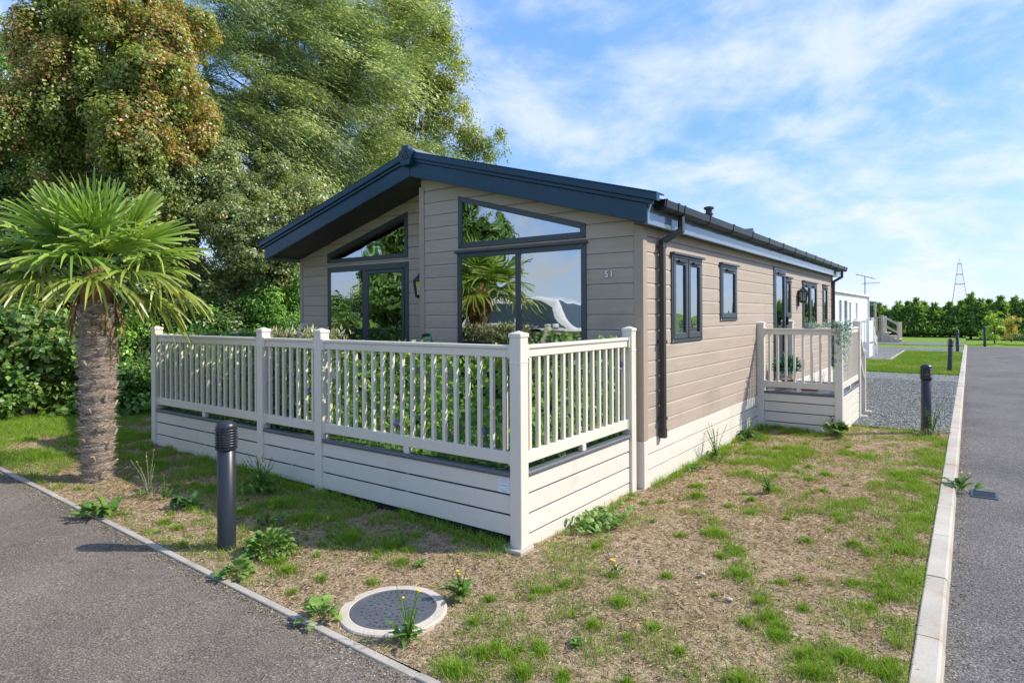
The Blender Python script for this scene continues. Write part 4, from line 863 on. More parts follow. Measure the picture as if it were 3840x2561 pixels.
stub = MB(); stub.add([(-0.022, 0, 0), (0.022, 0, 0), (0.016, 0.035, 0.05), (-0.016, 0.035, 0.05), (-0.012, 0.05, 0.045), (0.012, 0.05, 0.045), (-0.018, 0.02, -0.01), (0.018, 0.02, -0.01)], [(0, 1, 2, 3), (3, 2, 5, 4), (6, 7, 5, 4), (0, 6, 4, 3), (1, 7, 5, 2), (0, 1, 7, 6)])
stm = stub.mesh('leaf_stub', plain('leaf_stub', (0.36, 0.29, 0.22), 0.9, 0.2))
for k in range(46):
    z = 0.08 + k * 0.036; a = k * 2.399; r = 0.122 + 0.04 * z / 1.86
    obj('leaf_stub', stm, palm, (PX + 0.03 * math.sin(z / 1.86 * 3) + r * math.cos(a), PY + r * math.sin(a), PZ - 0.05 + z), (random.uniform(-.3, .2), 0, a - math.pi / 2), random.uniform(0.6, 1.1))
CPX, CPY, CPZ = PX + 0.01, PY, PZ + 2.0
def frond(az, el, pl_, bl, dead=0.0, nseg=26, droop=0.4, yellow=0.0, rs=None):
    """fan leaf: petiole from crown centre then segments radiating"""
    rd = random.Random(rs); d0 = Vector((math.cos(az) * math.cos(el), math.sin(az) * math.cos(el), math.sin(el)))
    side = Vector((-math.sin(az), math.cos(az), 0)); up = d0.cross(side) * -1
    if up.z < 0 and el < 1.2: up = -up
    O = Vector((CPX, CPY, CPZ)); p1 = O + d0 * pl_ * 0.6; p2 = O + d0 * pl_ + Vector((0, 0, -0.06 * pl_))
    mb = MB(); V = []; F = []; C = []
    fd = (d0 - Vector((0, 0, 0.18))).normalized(); fup = side.cross(fd); fup = fup if fup.z > 0 else -fup
    span = rad(rd.uniform(88, 112)); base_c = np.array([(0.14, 0.27, 0.03), (0.20, 0.35, 0.045), (0.27, 0.42, 0.06)][rd.randrange(3)])
    base_c = base_c * (1 - yellow) + np.array((0.40, 0.37, 0.07)) * yellow
    if dead: base_c = np.array((0.27, 0.14, 0.06))
    # petiole
    for a_, b_ in ((O + d0 * 0.02, p1), (p1, p2)):
        o = len(V); wd = 0.011
        V += [a_ - side * wd, a_ + side * wd, b_ + side * wd * 0.8, b_ - side * wd * 0.8, a_ - fup * 0.012, b_ - fup * 0.009]
        F += [(o, o + 1, o + 2, o + 3), (o, o + 3, o + 5, o + 4), (o + 1, o + 4, o + 5, o + 2)]; C += [base_c * 1.1] * 6
    for s in range(nseg):
        th = (s / (nseg - 1) - 0.5) * 2 * span; f = math.cos(th * 0.42)
        L = bl * f * rd.uniform(0.88, 1.08); dirv = (fd * math.cos(th) + side * math.sin(th)).normalized()
        nrmv = (fup * 1.0 - fd * 0.15).normalized(); lat = dirv.cross(nrmv).normalized(); ridge = (0.010 if s % 2 else -0.010)
        dr = droop * rd.uniform(0.5, 1.5); brk = rd.random() < 0.22
        prev = None; q = p2; ts = (0.0, 0.28, 0.55, 0.8, 1.0); ws = (0.004, 0.0105, 0.011, 0.008, 0.001)
        pts = []
        for t_ in ts:
            g = -dr * t_ ** 2.6 * L * (1.0 if not brk else (1.0 + 1.2 * max(0, t_ - 0.5)))
            pts.append(p2 + dirv * L * t_ * (1 - 0.12 * dr * t_) + Vector((0, 0, g)) + nrmv * (0.05 * L * t_))
        o = len(V)
        for p_, w_ in zip(pts, ws):
            V += [p_ - lat * w_ + nrmv * ridge, p_ + lat * w_ - nrmv * ridge]
            tt_ = len(V); cc = base_c * rd.uniform(0.8, 1.2)
        for q_ in range(5):
            tip = max(0, ts[q_] - 0.7) / 0.3; cc = base_c * (0.75 + 0.45 * ts[q_]) * rd.uniform(0.9, 1.1); cc = cc * (1 - tip * 0.5) + np.array((0.40, 0.36, 0.12)) * tip * 0.5
            C += [cc, cc]
        F += [(o + 2 * i_, o + 2 * i_ + 1, o + 2 * i_ + 3, o + 2 * i_ + 2) for i_ in range(4)]
    sizes = [len(f_) for f_ in F]; idx_ = [i_ for f_ in F for i_ in f_]
    return arr_mesh('frond', np.array([tuple(v_) for v_ in V]), sizes, idx_, 'leaf_gloss' if not dead else 'dry', np.array(C))
for k in range(33):
    u = k / 32; az = k * 2.39996 + 0.6; el = rad(80 - 86 * u ** 0.9)
    obj('frond', frond(az, el + random.uniform(-.12, .12), random.uniform(0.44, 0.62), random.uniform(0.48, 0.62), droop=0.03 + 0.55 * u ** 2, yellow=max(0, (u - 0.66) * 2.4) * random.random(), rs=k), palm)
for k in range(6):
    obj('dead_frond', frond(k * 0.7 + 0.3, rad(random.uniform(-68, -52)), 0.22, random.uniform(0.18, 0.28), 1.0, 14, 0.9, rs=100 + k), palm)
cb = MB(); cb.lathe([(0.13, -0.25), (0.14, -0.12), (0.11, 0.0), (0.06, 0.12), (0.01, 0.2)], 14, (CPX, CPY, CPZ)); cb.build('crown_base', 'dead', palm, True)
# ================================================================== TREES
def sph(n): return nrm(rng.normal(0, 1, (n, 3)))
def limb(mb, a, b, r0, r1, wob=0.08, n=5):
    a, b = Vector(a), Vector(b); L = (b - a).length; pts = []; rs = []
    for i in range(n + 1):
        t = i / n; p = a.lerp(b, t); w_ = wob * L * math.sin(math.pi * t)
        pts.append(p + Vector((random.uniform(-1, 1), random.uniform(-1, 1), random.uniform(-.5, .8))) * w_ * 0.6); rs.append(r0 + (r1 - r0) * t)
    mb.tube(pts, rs, 6)
def tree(name, base, lobes, label, pal, pw, leaf, nsub, nleaf, subr=0.34, bark='bark', cat='tree', group='trees behind the lodge', shell=0.55, up=0.5, trunk_r=0.16, red=None, trunk_top=None, nlimb=40, zs=0.72, split=6):
    bx, by = base; z0 = gz(bx) - 0.05
    t = thing(name, (bx, by, z0), label, cat, group)
    L = np.array([l[:3] for l in lobes]); R = np.array([l[3] for l in lobes]); ctr = L.mean(0)
    k_ = split; L = np.repeat(L, k_, 0) + sph(len(L) * k_) * (np.repeat(R, k_) * rng.uniform(0.35, 0.78, len(R) * k_))[:, None]; R = np.repeat(R, k_) * rng.uniform(0.32, 0.58, len(R) * k_)
    wts = R ** 2 / (R ** 2).sum(); ns = nsub; li = rng.choice(len(R), ns, p=wts)
    dirs = sph(ns); rr = R[li] * (shell + (1 - shell) * rng.random(ns) ** 0.5)
    SC = L[li] + dirs * rr[:, None]; SC[:, 2] = np.maximum(SC[:, 2], 0.25)
    # leaves in each sub clump
    N = ns * nleaf; si = np.repeat(np.arange(ns), nleaf); d = sph(N); sr = subr * rng.uniform(0.6, 1.3, ns)
    P = SC[si] + d * (sr[si] * rng.random(N) ** 0.45)[:, None] * np.array([1, 1, zs]); P[:, 2] = np.maximum(P[:, 2], 0.03)
    szs = rng.uniform(0.7, 1.3, ns); outw = nrm(SC - L[li])[si]
    nor = nrm(outw * 0.6 + d * 0.5 + np.array([0, 0, up]) + rng.normal(0, 0.45, (N, 3)))
    dr = rng.normal(0, 1, (N, 3)) + np.array([0, 0, -0.5]); dr = nrm(dr - nor * (dr * nor).sum(1, keepdims=True))
    pal = np.array(pal); sub_c = rng.choice(len(pal), ns, p=pw)
    if red is not None:   # (colour list, noise scale): reddish clumps where the tree itself is turning
        h = fbm(SC[:, 0] * 0.7 + SC[:, 1] * 0.9 + 5, SC[:, 2] * 0.8 + 9, 3); isr = h + rng.normal(0, 0.05, ns) > red[1]; rc = np.array(red[0]); rci = rng.choice(len(rc), N)
    c = pal[np.where(rng.random(N) < 0.65, sub_c[si], rng.choice(len(pal), N, p=pw))]
    if red is not None: c = np.where((isr[si] & (rng.random(N) < 0.40))[:, None], rc[rci], c)
    c = c * 1.75 * rng.uniform(0.7, 1.3, (N, 1)) * rng.uniform(0.8, 1.2, (ns, 1))[si]
    o = obj('crown', leaves('crown', P, dr, nor, leaf[0] * szs[si] * rng.uniform(0.7, 1.25, N), leaf[1] * szs[si] * rng.uniform(0.7, 1.25, N), c), t)
    tr = MB(); top = Vector(trunk_top if trunk_top else (ctr[0], ctr[1], max(1.2, ctr[2] + 0.5)))
    limb(tr, (bx, by, z0), top, trunk_r, trunk_r * 0.35, 0.03, 8)
    for k in range(min(nlimb, ns)):
        e = Vector(SC[k]); f = random.uniform(0.25, 0.95); a = Vector((bx, by, z0)).lerp(top, f)
        if a.z > e.z: a = Vector((bx, by, z0)).lerp(top, min(f, max(0.12, (e.z - 0.4) / max(top.z, 0.5))))
        limb(tr, a, e, trunk_r * 0.30 * (1.1 - f), 0.006, 0.08, 5)
    tr.build('trunk', bark, t, True)
    return t
maple = [(-10.89, 1.39, 7.31, 1.3), (-11.5, 0.9, 6.5, 0.85), (-10.1, 1.7, 6.3, 1.15), (-10.53, 1.03, 5.38, 1.3), (-9.85, 2.1, 5.7, 0.95), (-11.11, 0.61, 4.82, 1.0), (-9.68, 1.65, 4.65, 1.2), (-9.55, 2.2, 4.9, 0.6), (-12.2, 0.55, 5.2, 0.6), (-11.3, 1.71, 8.5, 1.3), (-10.6, 2.4, 7.5, 0.9), (-10.45, 1.21, 4.2, 1.0)]
tree('maple_tree', (-10.6, 1.6), maple, 'maple turning rusty red among green leaves, behind the palm', [(0.135, 0.175, 0.04), (0.19, 0.22, 0.055), (0.10, 0.135, 0.033), (0.24, 0.24, 0.065)], [.35, .3, .2, .15], (0.058, 0.052), 2900, 74, 0.19, shell=0.70, zs=1.25,
     red=([(0.31, 0.15, 0.06), (0.35, 0.20, 0.08), (0.26, 0.15, 0.06), (0.29, 0.23, 0.08)], 0.45), trunk_r=0.17)
haw = [(-9.13, 3.29, 4.2, 0.9), (-8.93, 4.05, 4.3, 0.7), (-8.39, 3.21, 3.09, 0.9), (-9.07, 2.72, 3.43, 0.9), (-8.37, 3.97, 3.86, 0.7), (-8.67, 3.01, 2.25, 0.8), (-9.47, 2.42, 4.02, 0.9), (-9.14, 2.41, 2.66, 0.9), (-9.6, 3.1, 4.75, 0.6), (-8.7, 3.6, 4.7, 0.35), (-8.16, 3.63, 2.94, 0.6)]
tree('hawthorn_tree', (-9.2, 3.3), haw, 'grey green hawthorn-like tree between maple and lodge gable', [(0.15, 0.19, 0.075), (0.22, 0.26, 0.13), (0.11, 0.15, 0.055), (0.28, 0.27, 0.09)], [.35, .28, .25, .12], (0.052, 0.044), 1750, 66, 0.185, shell=0.70, trunk_r=0.12)
dark = [(-9.81, 1.93, 3.57, 1.0), (-9.11, 2.07, 1.99, 0.9), (-9.89, 1.5, 2.4, 0.9), (-10.32, 1.31, 3.38, 0.9), (-8.75, 2.7, 1.42, 0.8)]
tree('evergreen_shrub', (-9.6, 1.9), dark, 'dark green shrub mass behind the palm crown', [(0.07, 0.12, 0.035), (0.10, 0.16, 0.05), (0.15, 0.20, 0.08)], [.45, .35, .2], (0.06, 0.048), 620, 75, 0.21, shell=0.7, cat='shrub', group='shrubs along the left boundary')
dark2 = [(-11.57, 0.27, 3.78, 1.1), (-10.84, 0.19, 2.69, 1.0), (-10.63, 0.71, 3.03, 1.0), (-11.9, -0.3, 3.0, 1.0), (-12.2, -0.3, 4.6, 0.9), (-12.4, -0.6, 5.9, 0.7)]
tree('evergreen_shrub', (-11.2, 0.3), dark2, 'dark leafy tree at the left picture edge behind the palm', [(0.07, 0.13, 0.035), (0.11, 0.18, 0.05), (0.16, 0.22, 0.07)], [.45, .35, .2], (0.07, 0.056), 650, 75, 0.22, shell=0.7, cat='shrub', group='shrubs along the left boundary')
fg = [(-8.46, 3.53, 2.0, 0.75), (-8.4, 3.21, 1.41, 0.7), (-8.36, 3.85, 1.31, 0.6), (-8.5, 4.6, 1.7, 0.7), (-8.2, 2.9, 0.8, 0.6)]
tree('feathery_shrub', (-8.5, 3.5), fg, 'bright green feathery shrub beside the left lodge corner', [(0.10, 0.22, 0.035), (0.16, 0.30, 0.05), (0.07, 0.15, 0.03)], [.4, .35, .25], (0.085, 0.024), 420, 95, 0.19, shell=0.7, cat='shrub', group='shrubs along the left boundary')
tree('bramble', (-9.3, -0.1), [(-9.5, -0.25, 1.35, 0.75), (-9.1, 0.12, 1.2, 0.7), (-9.05, -0.38, 0.55, 0.6), (-8.7, 0.09, 0.5, 0.6), (-9.9, -0.72, 0.87, 0.8), (-9.6, -0.9, 1.6, 0.6)], 'ivy and bramble bank at the far left below the trees', [(0.085, 0.155, 0.03), (0.13, 0.22, 0.045), (0.055, 0.105, 0.025), (0.24, 0.25, 0.06)], [.36, .3, .24, .1], (0.085, 0.078), 430, 48, 0.22, shell=0.72, cat='shrub', group='shrubs along the left boundary', trunk_r=0.05)
tree('bramble', (-8.8, 1.1), [(-8.27, 0.82, 0.45, 0.45), (-8.95, 1.32, 1.15, 0.7), (-9.17, 0.79, 1.09, 0.7), (-8.6, 1.82, 1.13, 0.7), (-8.45, 0.52, 0.40, 0.4), (-8.3, 1.4, 0.5, 0.5)], 'green bramble bank between the palm trunk and the veranda', [(0.075, 0.14, 0.035), (0.12, 0.22, 0.045), (0.055, 0.105, 0.028), (0.18, 0.31, 0.05)], [.33, .3, .22, .15], (0.068, 0.06), 450, 56, 0.21, shell=0.72, cat='shrub', group='shrubs along the left boundary', trunk_r=0.05)
far = [(-18.62, 1.94, 8.11, 1.0), (-19.29, 1.45, 9.3, 1.2), (-17.91, 1.84, 7.0, 0.7), (-19.49, 1.31, 7.64, 1.0), (-18.94, 2.94, 9.9, 0.7), (-18.8, 2.0, 6.0, 1.3)]
tree('ash_tree', (-19, 1.7), far, 'light green tree far behind at the upper left edge', [(0.09, 0.18, 0.04), (0.13, 0.24, 0.06), (0.06, 0.12, 0.03)], [.4, .3, .3], (0.12, 0.05), 300, 70, 0.4)
back = [(-13.0, 1.5, 2.5, 1.6), (-13.5, 0.0, 2.6, 1.6), (-12.5, 3.2, 2.2, 1.5), (-13.0, 3.0, 4.2, 1.4), (-12.0, 4.8, 2.0, 1.4), (-14.0, -1.6, 2.4, 1.5), (-11.6, 3.6, 1.0, 1.2), (-11.4, 1.9, 0.9, 1.1), (-12.4, 4.0, 3.4, 1.3), (-11.9, 3.4, 3.0, 1.1), (-12.6, 3.6, 2.4, 1.2), (-15.2, 1.9, 4.8, 1.4), (-14.2, 2.4, 4.0, 1.3), (-14.6, 0.8, 4.2, 1.3)]
tree('hazel_tree', (-13.0, 1.8), back, 'dark leafy hazel-like thicket behind the shrubs and palm', [(0.055, 0.095, 0.03), (0.08, 0.13, 0.04), (0.12, 0.17, 0.06)], [.45, .35, .2], (0.085, 0.07), 1700, 50, 0.32, split=3, trunk_r=0.1)
# willow: wind-blown strands of slender leaves
willow = [(-13.71, 5.52, 9.39, 1.5), (-12.46, 6.43, 9.74, 1.6), (-11.4, 7.2, 8.54, 1.5), (-12.86, 5.52, 7.66, 1.3), (-11.56, 6.47, 6.96, 1.4), (-10.83, 7.62, 7.58, 1.4), (-11.68, 5.76, 5.68, 1.1), (-11.0, 6.87, 5.68, 1.2), (-10.55, 7.83, 6.15, 1.2), (-12.17, 6.64, 8.43, 1.4), (-14.38, 5.03, 9.63, 1.2), (-13.39, 6.37, 11.45, 1.6), (-11.8, 7.53, 11.68, 1.6), (-10.82, 8.25, 9.84, 1.3), (-13.61, 4.97, 7.66, 1.0), (-11.23, 7.33, 4.73, 0.9), (-11.3, 6.9, 3.9, 1.0), (-12.3, 5.3, 6.3, 1.2), (-11.9, 5.4, 5.0, 1.1), (-12.9, 4.9, 6.4, 1.0), (-13.9, 4.6, 6.6, 1.1), (-12.6, 4.6, 4.6, 1.1)]
def strand_tree(name, base, lobes, label, ns, nl, slen, wind, leaf, pal, pw, bark, trunk_r, grav, top, side=0.5):
    bx, by = base; z0 = gz(bx) - 0.05; t = thing(name, (bx, by, z0), label, 'tree', 'trees behind the lodge')
    L = np.array([l[:3] for l in lobes]); R = np.array([l[3] for l in lobes]); li = rng.choice(len(R), ns, p=R ** 2 / (R ** 2).sum())
    # strands gathered in bunches
    nb = ns // 50; bli = rng.choice(len(R), nb, p=R ** 2 / (R ** 2).sum()); BC = L[bli] + sph(nb) * (R[bli] * (0.35 + 0.65 * rng.random(nb) ** 0.5))[:, None]
    b = rng.integers(0, nb, ns); S0 = BC[b] + rng.normal(0, 0.12, (ns, 3)); bd = nrm(sph(nb) * 0.55 + np.array(wind) * 1.5 + np.array([0, 0, 0.45]))
    sd = nrm(bd[b] + rng.normal(0, 0.13, (ns, 3))); sl = slen * rng.uniform(0.5, 1.3, ns)
    N = ns * nl; si = np.repeat(np.arange(ns), nl); tt = np.tile((np.arange(nl) + 0.5) / nl, ns) + rng.normal(0, 0.02, N)
    P = S0[si] + sd[si] * (sl[si] * tt)[:, None] + np.array([0, 0, -grav]) * (sl[si] * tt ** 2)[:, None] + np.array(wind) * (0.35 * sl[si] * tt ** 2)[:, None]
    tan = nrm(sd[si] + np.array([0, 0, -2 * grav]) * tt[:, None] + np.array(wind) * (0.7 * tt)[:, None])
    d = nrm(tan + rng.normal(0, side, (N, 3)) + np.array(wind) * 0.25)
    pal = np.array(pal); c = pal[np.where(rng.random(N) < 0.6, rng.choice(len(pal), nb, p=pw)[b][si], rng.choice(len(pal), N, p=pw))] * rng.uniform(1.3, 2.5, (N, 1))
    obj('crown', leaves('crown', P, d, rng.normal(0, 1, (N, 3)) + np.array([0, 0, 0.8]), leaf[0] * rng.uniform(0.7, 1.3, N), leaf[1] * rng.uniform(0.8, 1.2, N), c), t)
    tr = MB(); top = Vector(top); limb(tr, (bx, by, z0), top, trunk_r, trunk_r * 0.3, 0.03, 9)
    for k in range(min(70, nb)):
        e = Vector(BC[k]); f = random.uniform(0.25, 0.9); a = Vector((bx, by, z0)).lerp(top, f)
        if a.z > e.z + 1: a = Vector((bx, by, z0)).lerp(top, max(0.15, (e.z - 1) / top.z))
        limb(tr, a, e, trunk_r * 0.3 * (1.1 - f) + 0.012, 0.010, 0.09, 6)
    tr.build('trunk', bark, t, True)
strand_tree('willow_tree', (-12.0, 6.8), willow, 'tall silvery willow with wind-blown trailing branches', 16000, 18, 1.35, (0.42, 0.28, 0.0), (0.10, 0.016),
            [(0.13, 0.18, 0.06), (0.18, 0.235, 0.10), (0.09, 0.13, 0.045), (0.34, 0.39, 0.25), (0.20, 0.23, 0.08)], [.24, .27, .11, .30, .08], 'bark', 0.28, 0.72, (-12.2, 6.6, 10.5), 0.28)
birch = [(-12.05, 10.44, 11.0, 1.5), (-11.32, 10.97, 9.87, 1.1), (-11.72, 10.68, 8.47, 1.3), (-12.41, 10.18, 7.08, 1.2), (-11.28, 11.01, 7.49, 0.8), (-10.49, 11.58, 7.0, 0.55), (-9.69, 12.16, 7.0, 0.5), (-11.71, 10.69, 12.68, 1.4), (-12.89, 10.45, 9.94, 1.2), (-11.04, 11.18, 10.99, 0.7), (-11.73, 10.67, 6.51, 0.8), (-12.64, 10.01, 5.82, 0.9), (-11.16, 11.09, 8.82, 0.8), (-9.46, 12.33, 7.5, 0.3), (-10.0, 11.9, 6.4, 0.5), (-12.3, 10.2, 4.4, 1.1), (-10.9, 11.3, 6.2, 0.6), (-10.9, 11.3, 10.4, 0.75), (-10.75, 11.4, 9.3, 0.75), (-10.6, 11.5, 8.1, 0.7), (-10.2, 11.8, 7.5, 0.5)]
tree('birch_tree', (-12.2, 10.4), birch, 'yellowing birch-like tree with thin outer twigs against the sky', [(0.17, 0.21, 0.035), (0.23, 0.26, 0.05), (0.12, 0.16, 0.035), (0.34, 0.30, 0.06)], [.35, .3, .23, .12], (0.074, 0.046), 1600, 46, 0.26, 'bark_pale', zs=1.1, trunk_r=0.2, trunk_top=(-11.9, 10.5, 12.0), shell=0.3, nlimb=150)
# trees across the left road, seen only as reflections in the front glass
for bx, by, lb, sc_ in ((-15, -8.5, 'leafy tree across the left road mirrored in the patio door', 1.0), (-20, -12, 'larger leafy tree farther across the left road', 1.25), (-15.6, -13.5, 'slim leafy tree across the road mirrored in the gable window', 0.9)):
    lo = [(bx + random.uniform(-1.5, 1.5) * sc_, by + random.uniform(-1.5, 1.5) * sc_, z, 1.5 * sc_) for z in (1.0, 2.0, 3.0, 4.2, 5.2, 6.2)]
    tree('roadside_tree', (bx, by), lo, lb, [(0.08, 0.15, 0.03), (0.13, 0.22, 0.05), (0.05, 0.10, 0.02)], [.4, .3, .3], (0.16, 0.13), 420, 55, 0.45, group='trees across the left road', nlimb=10, split=2)
# ================================================================== CONIFER HEDGE
def conifer_mesh(seed):
    r_ = np.random.default_rng(seed); H = 1.0; n = 640; z = r_.random(n) ** 1.4; z[:26] = r_.uniform(0.95, 1.16, 26); ang = r_.uniform(0, 6.283, n)
    Ps, Ds, Ns, Cs, Ls = [], [], [], [], []
    rad_ = 0.60 * (1 - z ** 1.5) ** 0.9 + 0.02; rad_ = rad_ * r_.uniform(0.65, 1.25, n)
    for k in range(n):
        zz_ = min(z[k] * 0.97, 1.0); rk = 0.60 * (1 - zz_) ** 0.78 * r_.uniform(0.65, 1.25) + 0.012; m = 10; t_ = 0.2 + 0.8 * r_.random(m) ** 0.6
        d0 = np.array([math.cos(ang[k]), math.sin(ang[k]), 0.45]); d0 /= np.linalg.norm(d0)
        p = np.stack([math.cos(ang[k]) * rk * t_, math.sin(ang[k]) * rk * t_, z[k] * 0.97 - 0.02 + 0.13 * t_ * rk / 0.56], 1)
        Ps.append(p); Ds.append(d0 + r_.normal(0, 0.45, (m, 3)) + np.array([0, 0, 0.35])); Ns.append(r_.normal(0, 1, (m, 3)) + d0)
        Cs.append(np.array([(0.24, 0.40, 0.11), (0.33, 0.50, 0.14), (0.17, 0.30, 0.085)])[r_.choice(3)] * r_.uniform(0.7, 1.2, (m, 1)) * np.ones((m, 3)))
        Ls.append(r_.uniform(0.06, 0.14, m))
    P = np.concatenate(Ps); l = np.concatenate(Ls); P[:, 2] *= 1.0
    return leaves('crown', P, np.concatenate(Ds), np.concatenate(Ns), l, l * 0.30, np.concatenate(Cs))
cms = [conifer_mesh(s) for s in (1, 2, 3, 4)]
ctr_ = MB().lathe([(0.04, -0.05), (0.03, 0.5), (0.006, 0.98)], 7).mesh('trunk', 'bark')
ci = 0; names_ = ['first', 'second', 'third', 'fourth', 'fifth', 'sixth', 'seventh', 'eighth', 'ninth', 'tenth', 'eleventh', 'twelfth', 'thirteenth', 'fourteenth', 'fifteenth', 'sixteenth', 'seventeenth', 'eighteenth', 'nineteenth', 'twentieth', 'twenty-first', 'twenty-second', 'twenty-third', 'twenty-fourth', 'twenty-fifth', 'twenty-sixth', 'twenty-seventh', 'twenty-eighth', 'twenty-ninth', 'thirtieth']
for k in range(30):
    x_ = -5.2 + k * 0.62 + random.uniform(-.22, .22); y_ = 49.0 + (k % 2) * 0.5 + k * 0.05; f = (x_ + 5.6) / 18
    h = 1.95 + 0.5 * max(0, f) + random.uniform(-.15, .2)
    if k in (8, 13, 17, 22): h += 0.3
    t = thing('conifer', (x_, y_, 0.0 - 0.02), names_[k] + ' conifer from the left in the far boundary hedge', 'conifer', 'conifers of the far hedge')
    for nm, me in (('crown', cms[k % 4]), ('trunk', ctr_)): o = obj(nm, me, t, local=True, scale=(2.3, 2.3, h), rot=(0, 0, random.uniform(0, 6)))
for k, (x_, y_, h, lb, pal) in enumerate(((3.9, 40.4, 1.7, 'bright yellow green shrub at the road end', [(0.20, 0.30, 0.03), (0.30, 0.38, 0.05), (0.12, 0.20, 0.03)]), (4.75, 43.0, 1.6, 'thin orange tinged shrub before the hedge', [(0.30, 0.28, 0.06), (0.34, 0.20, 0.07), (0.16, 0.18, 0.05)]), (6.2, 42.5, 1.7, 'green shrub at the right picture edge before the hedge', [(0.14, 0.24, 0.04), (0.20, 0.30, 0.05), (0.09, 0.15, 0.03)]))):
    lo = [(x_ + random.uniform(-.25, .25), y_ + random.uniform(-.3, .3), z, 0.38 if z > .6 else 0.5) for z in (0.4, 0.8, 1.15, h - 0.2)]
    tree('garden_shrub', (x_, y_), lo, lb, pal, [.4, .35, .25], (0.10, 0.06), 60, 26, 0.2, cat='shrub', group='shrubs at the road end', trunk_r=0.04, nlimb=24)
gr_ = tree('garden_shrub', (5.3, 41.5), [(5.0, 41.3, 0.2, 0.4), (5.7, 41.2, 0.2, 0.4), (6.4, 41.0, 0.25, 0.4)], 'low scrub at the foot of the road end shrubs', [(0.10, 0.16, 0.05), (0.16, 0.20, 0.07), (0.07, 0.11, 0.03)], [.4, .35, .25], (0.09, 0.04), 60, 26, 0.2, cat='shrub', group='shrubs at the road end', trunk_r=0.02)
# ================================================================== FAR CARAVANS
van = thing('white_caravan', (-2.7, 22.3, 0), 'white static caravan with gutter and narrow windows beyond the lodge', 'caravan')
vx = -0.9
vs = [(19.9, 20.5, 1.35, 2.2), (21.0, 21.8, 0.55, 2.2), (22.2, 22.7, 1.3, 2.15), (23.9, 24.4, 1.3, 2.15)]
van3 = lambda u, v, d: (vx + d, u, v)
cw = MB(); MB().box(-4.5, vx - 0.05, 17.2, 27.65, 0.35, 2.40).build('body', 'white_van', van)
for k in range(12):
    z0 = 0.45 + k * 0.162; row = rect(17.2, 27.7, z0, z0 + 0.156); ps = [row]
    for s in vs: ps = [r for p in ps for r in subtract(p, rectQ(*s))]
    for p in ps: board_mesh(p, z0 + 0.156, van3, 0.016, 0.03, 0.006).build('cladding_board', 'white_van', van)
for s in vs:
    mb = MB(); ring(mb, rect(*s), 0.06, van3, -0.04, 0.03); w_ = mb.build('window', 'white', van); MB().prism(inset(rect(*s), 0.055), van3, -0.03, -0.01).build('pane', 'glass', w_); MB().prism(inset(rect(*s), 0.05), van3, -0.049, -0.045).build('blind', 'frame', w_)
MB().box(-4.62, vx + 0.06, 17.0, 27.9, 2.40, 2.47).build('eaves', 'white_van', van, bevel=0.01)
rr_ = MB(); rr_.prism([(-4.6, 2.47), (vx + 0.03, 2.47), (-2.7, 2.80)], lambda u, v, d: (u, d, v), 17.05, 27.8); rr_.build('roof', 'roof', van)
MB().box(vx + 0.02, vx + 0.11, 17.0, 27.95, 2.385, 2.46).build('gutter', 'white', van, bevel=0.015, seg=2)
MB().tube([(vx + 0.06, 27.55, 2.4), (vx + 0.06, 27.55, 0.3)], 0.035, 8).build('downpipe', 'white', van)
MB().box(vx - 0.02, vx + 0.01, 17.2, 27.6, -0.05, 0.43).build('skirt', 'white_van', van)
# its white porch
wp = thing('white_porch', (-0.6, 24.0, 0), 'white panelled porch on the side of the white caravan', 'porch')
for x0, y0 in ((-0.45, 23.25), (-0.45, 24.7), (-0.86, 23.25)): post(wp, x0, y0, -0.05, 1.5); 
for o in wp.children:
    o.data.materials[0] = MT['white']
    for c in o.children: c.data.materials[0] = MT['white']
MB().box(-0.88, -0.36, 23.28, 23.32, 1.33, 1.41).build('rail', 'white', wp); MB().box(-0.88, -0.36, 23.28, 23.32, 0.50, 0.60).build('rail', 'white', wp)
for k in range(5): MB().box(-0.82 + k * 0.095, -0.79 + k * 0.095, 23.285, 23.315, 0.6, 1.33).build('baluster', 'white', wp)
MB().box(-0.42, -0.38, 23.35, 24.7, 0.56, 1.40).build('solid_panel', 'white', wp, bevel=0.01)
for z0 in (0.0, 0.17, 0.34): MB().box(-0.41, -0.39, 23.35, 24.7, z0, z0 + 0.16).build('skirting_board', 'white', wp); MB().box(-0.86, -0.45, 23.29, 23.31, z0, z0 + 0.16).build('skirting_board', 'white', wp)
MB().box(-0.86, -0.43, 23.3, 24.75, 0.505, 0.545).build('deck_floor', 'trim', wp)
for z0 in (0, -0.4): MB().prism([(24.8, 1.32 + z0), (25.9, 0.55 + z0 * .5), (25.9, 0.63 + z0 * .5), (24.8, 1.4 + z0)], lambda u, v, d: (-0.42 + d, u, v), 0, 0.04).build('handrail', 'white', wp)
MB().box(-0.44, -0.36, 25.9, 25.98, -0.05, 0.75).build('post', 'white', wp)
ae = thing('tv_aerial', (-0.98, 27.6, 2.47), 'thin television aerial on the white caravan roof', 'aerial')
MB().tube([(-0.98, 27.6, 2.47), (-0.98, 27.6, 3.32)], 0.02, 6).build('mast', 'pylon', ae)
MB().tube([(-1.25, 27.2, 3.38), (-0.66, 28.1, 3.22)], 0.022, 6).build('boom', 'pylon', ae); MB().tube([(-1.1, 27.5, 2.98), (-0.40, 27.7, 3.02)], 0.012, 6).build('boom', 'pylon', ae)
for k in range(6):
    f = k / 5; MB().tube([(-1.25 + .59 * f - .06, 27.2 + .9 * f + .04, 3.38 - .16 * f), (-1.25 + .59 * f + .06, 27.2 + .9 * f - .04, 3.38 - .16 * f)], 0.009, 5).build('element', 'pylon', ae)
for k in range(5): x_ = -0.95 + k * 0.12; MB().tube([(x_, 27.6, 2.93), (x_, 27.6, 3.07)], 0.006, 5).build('element', 'pylon', ae)
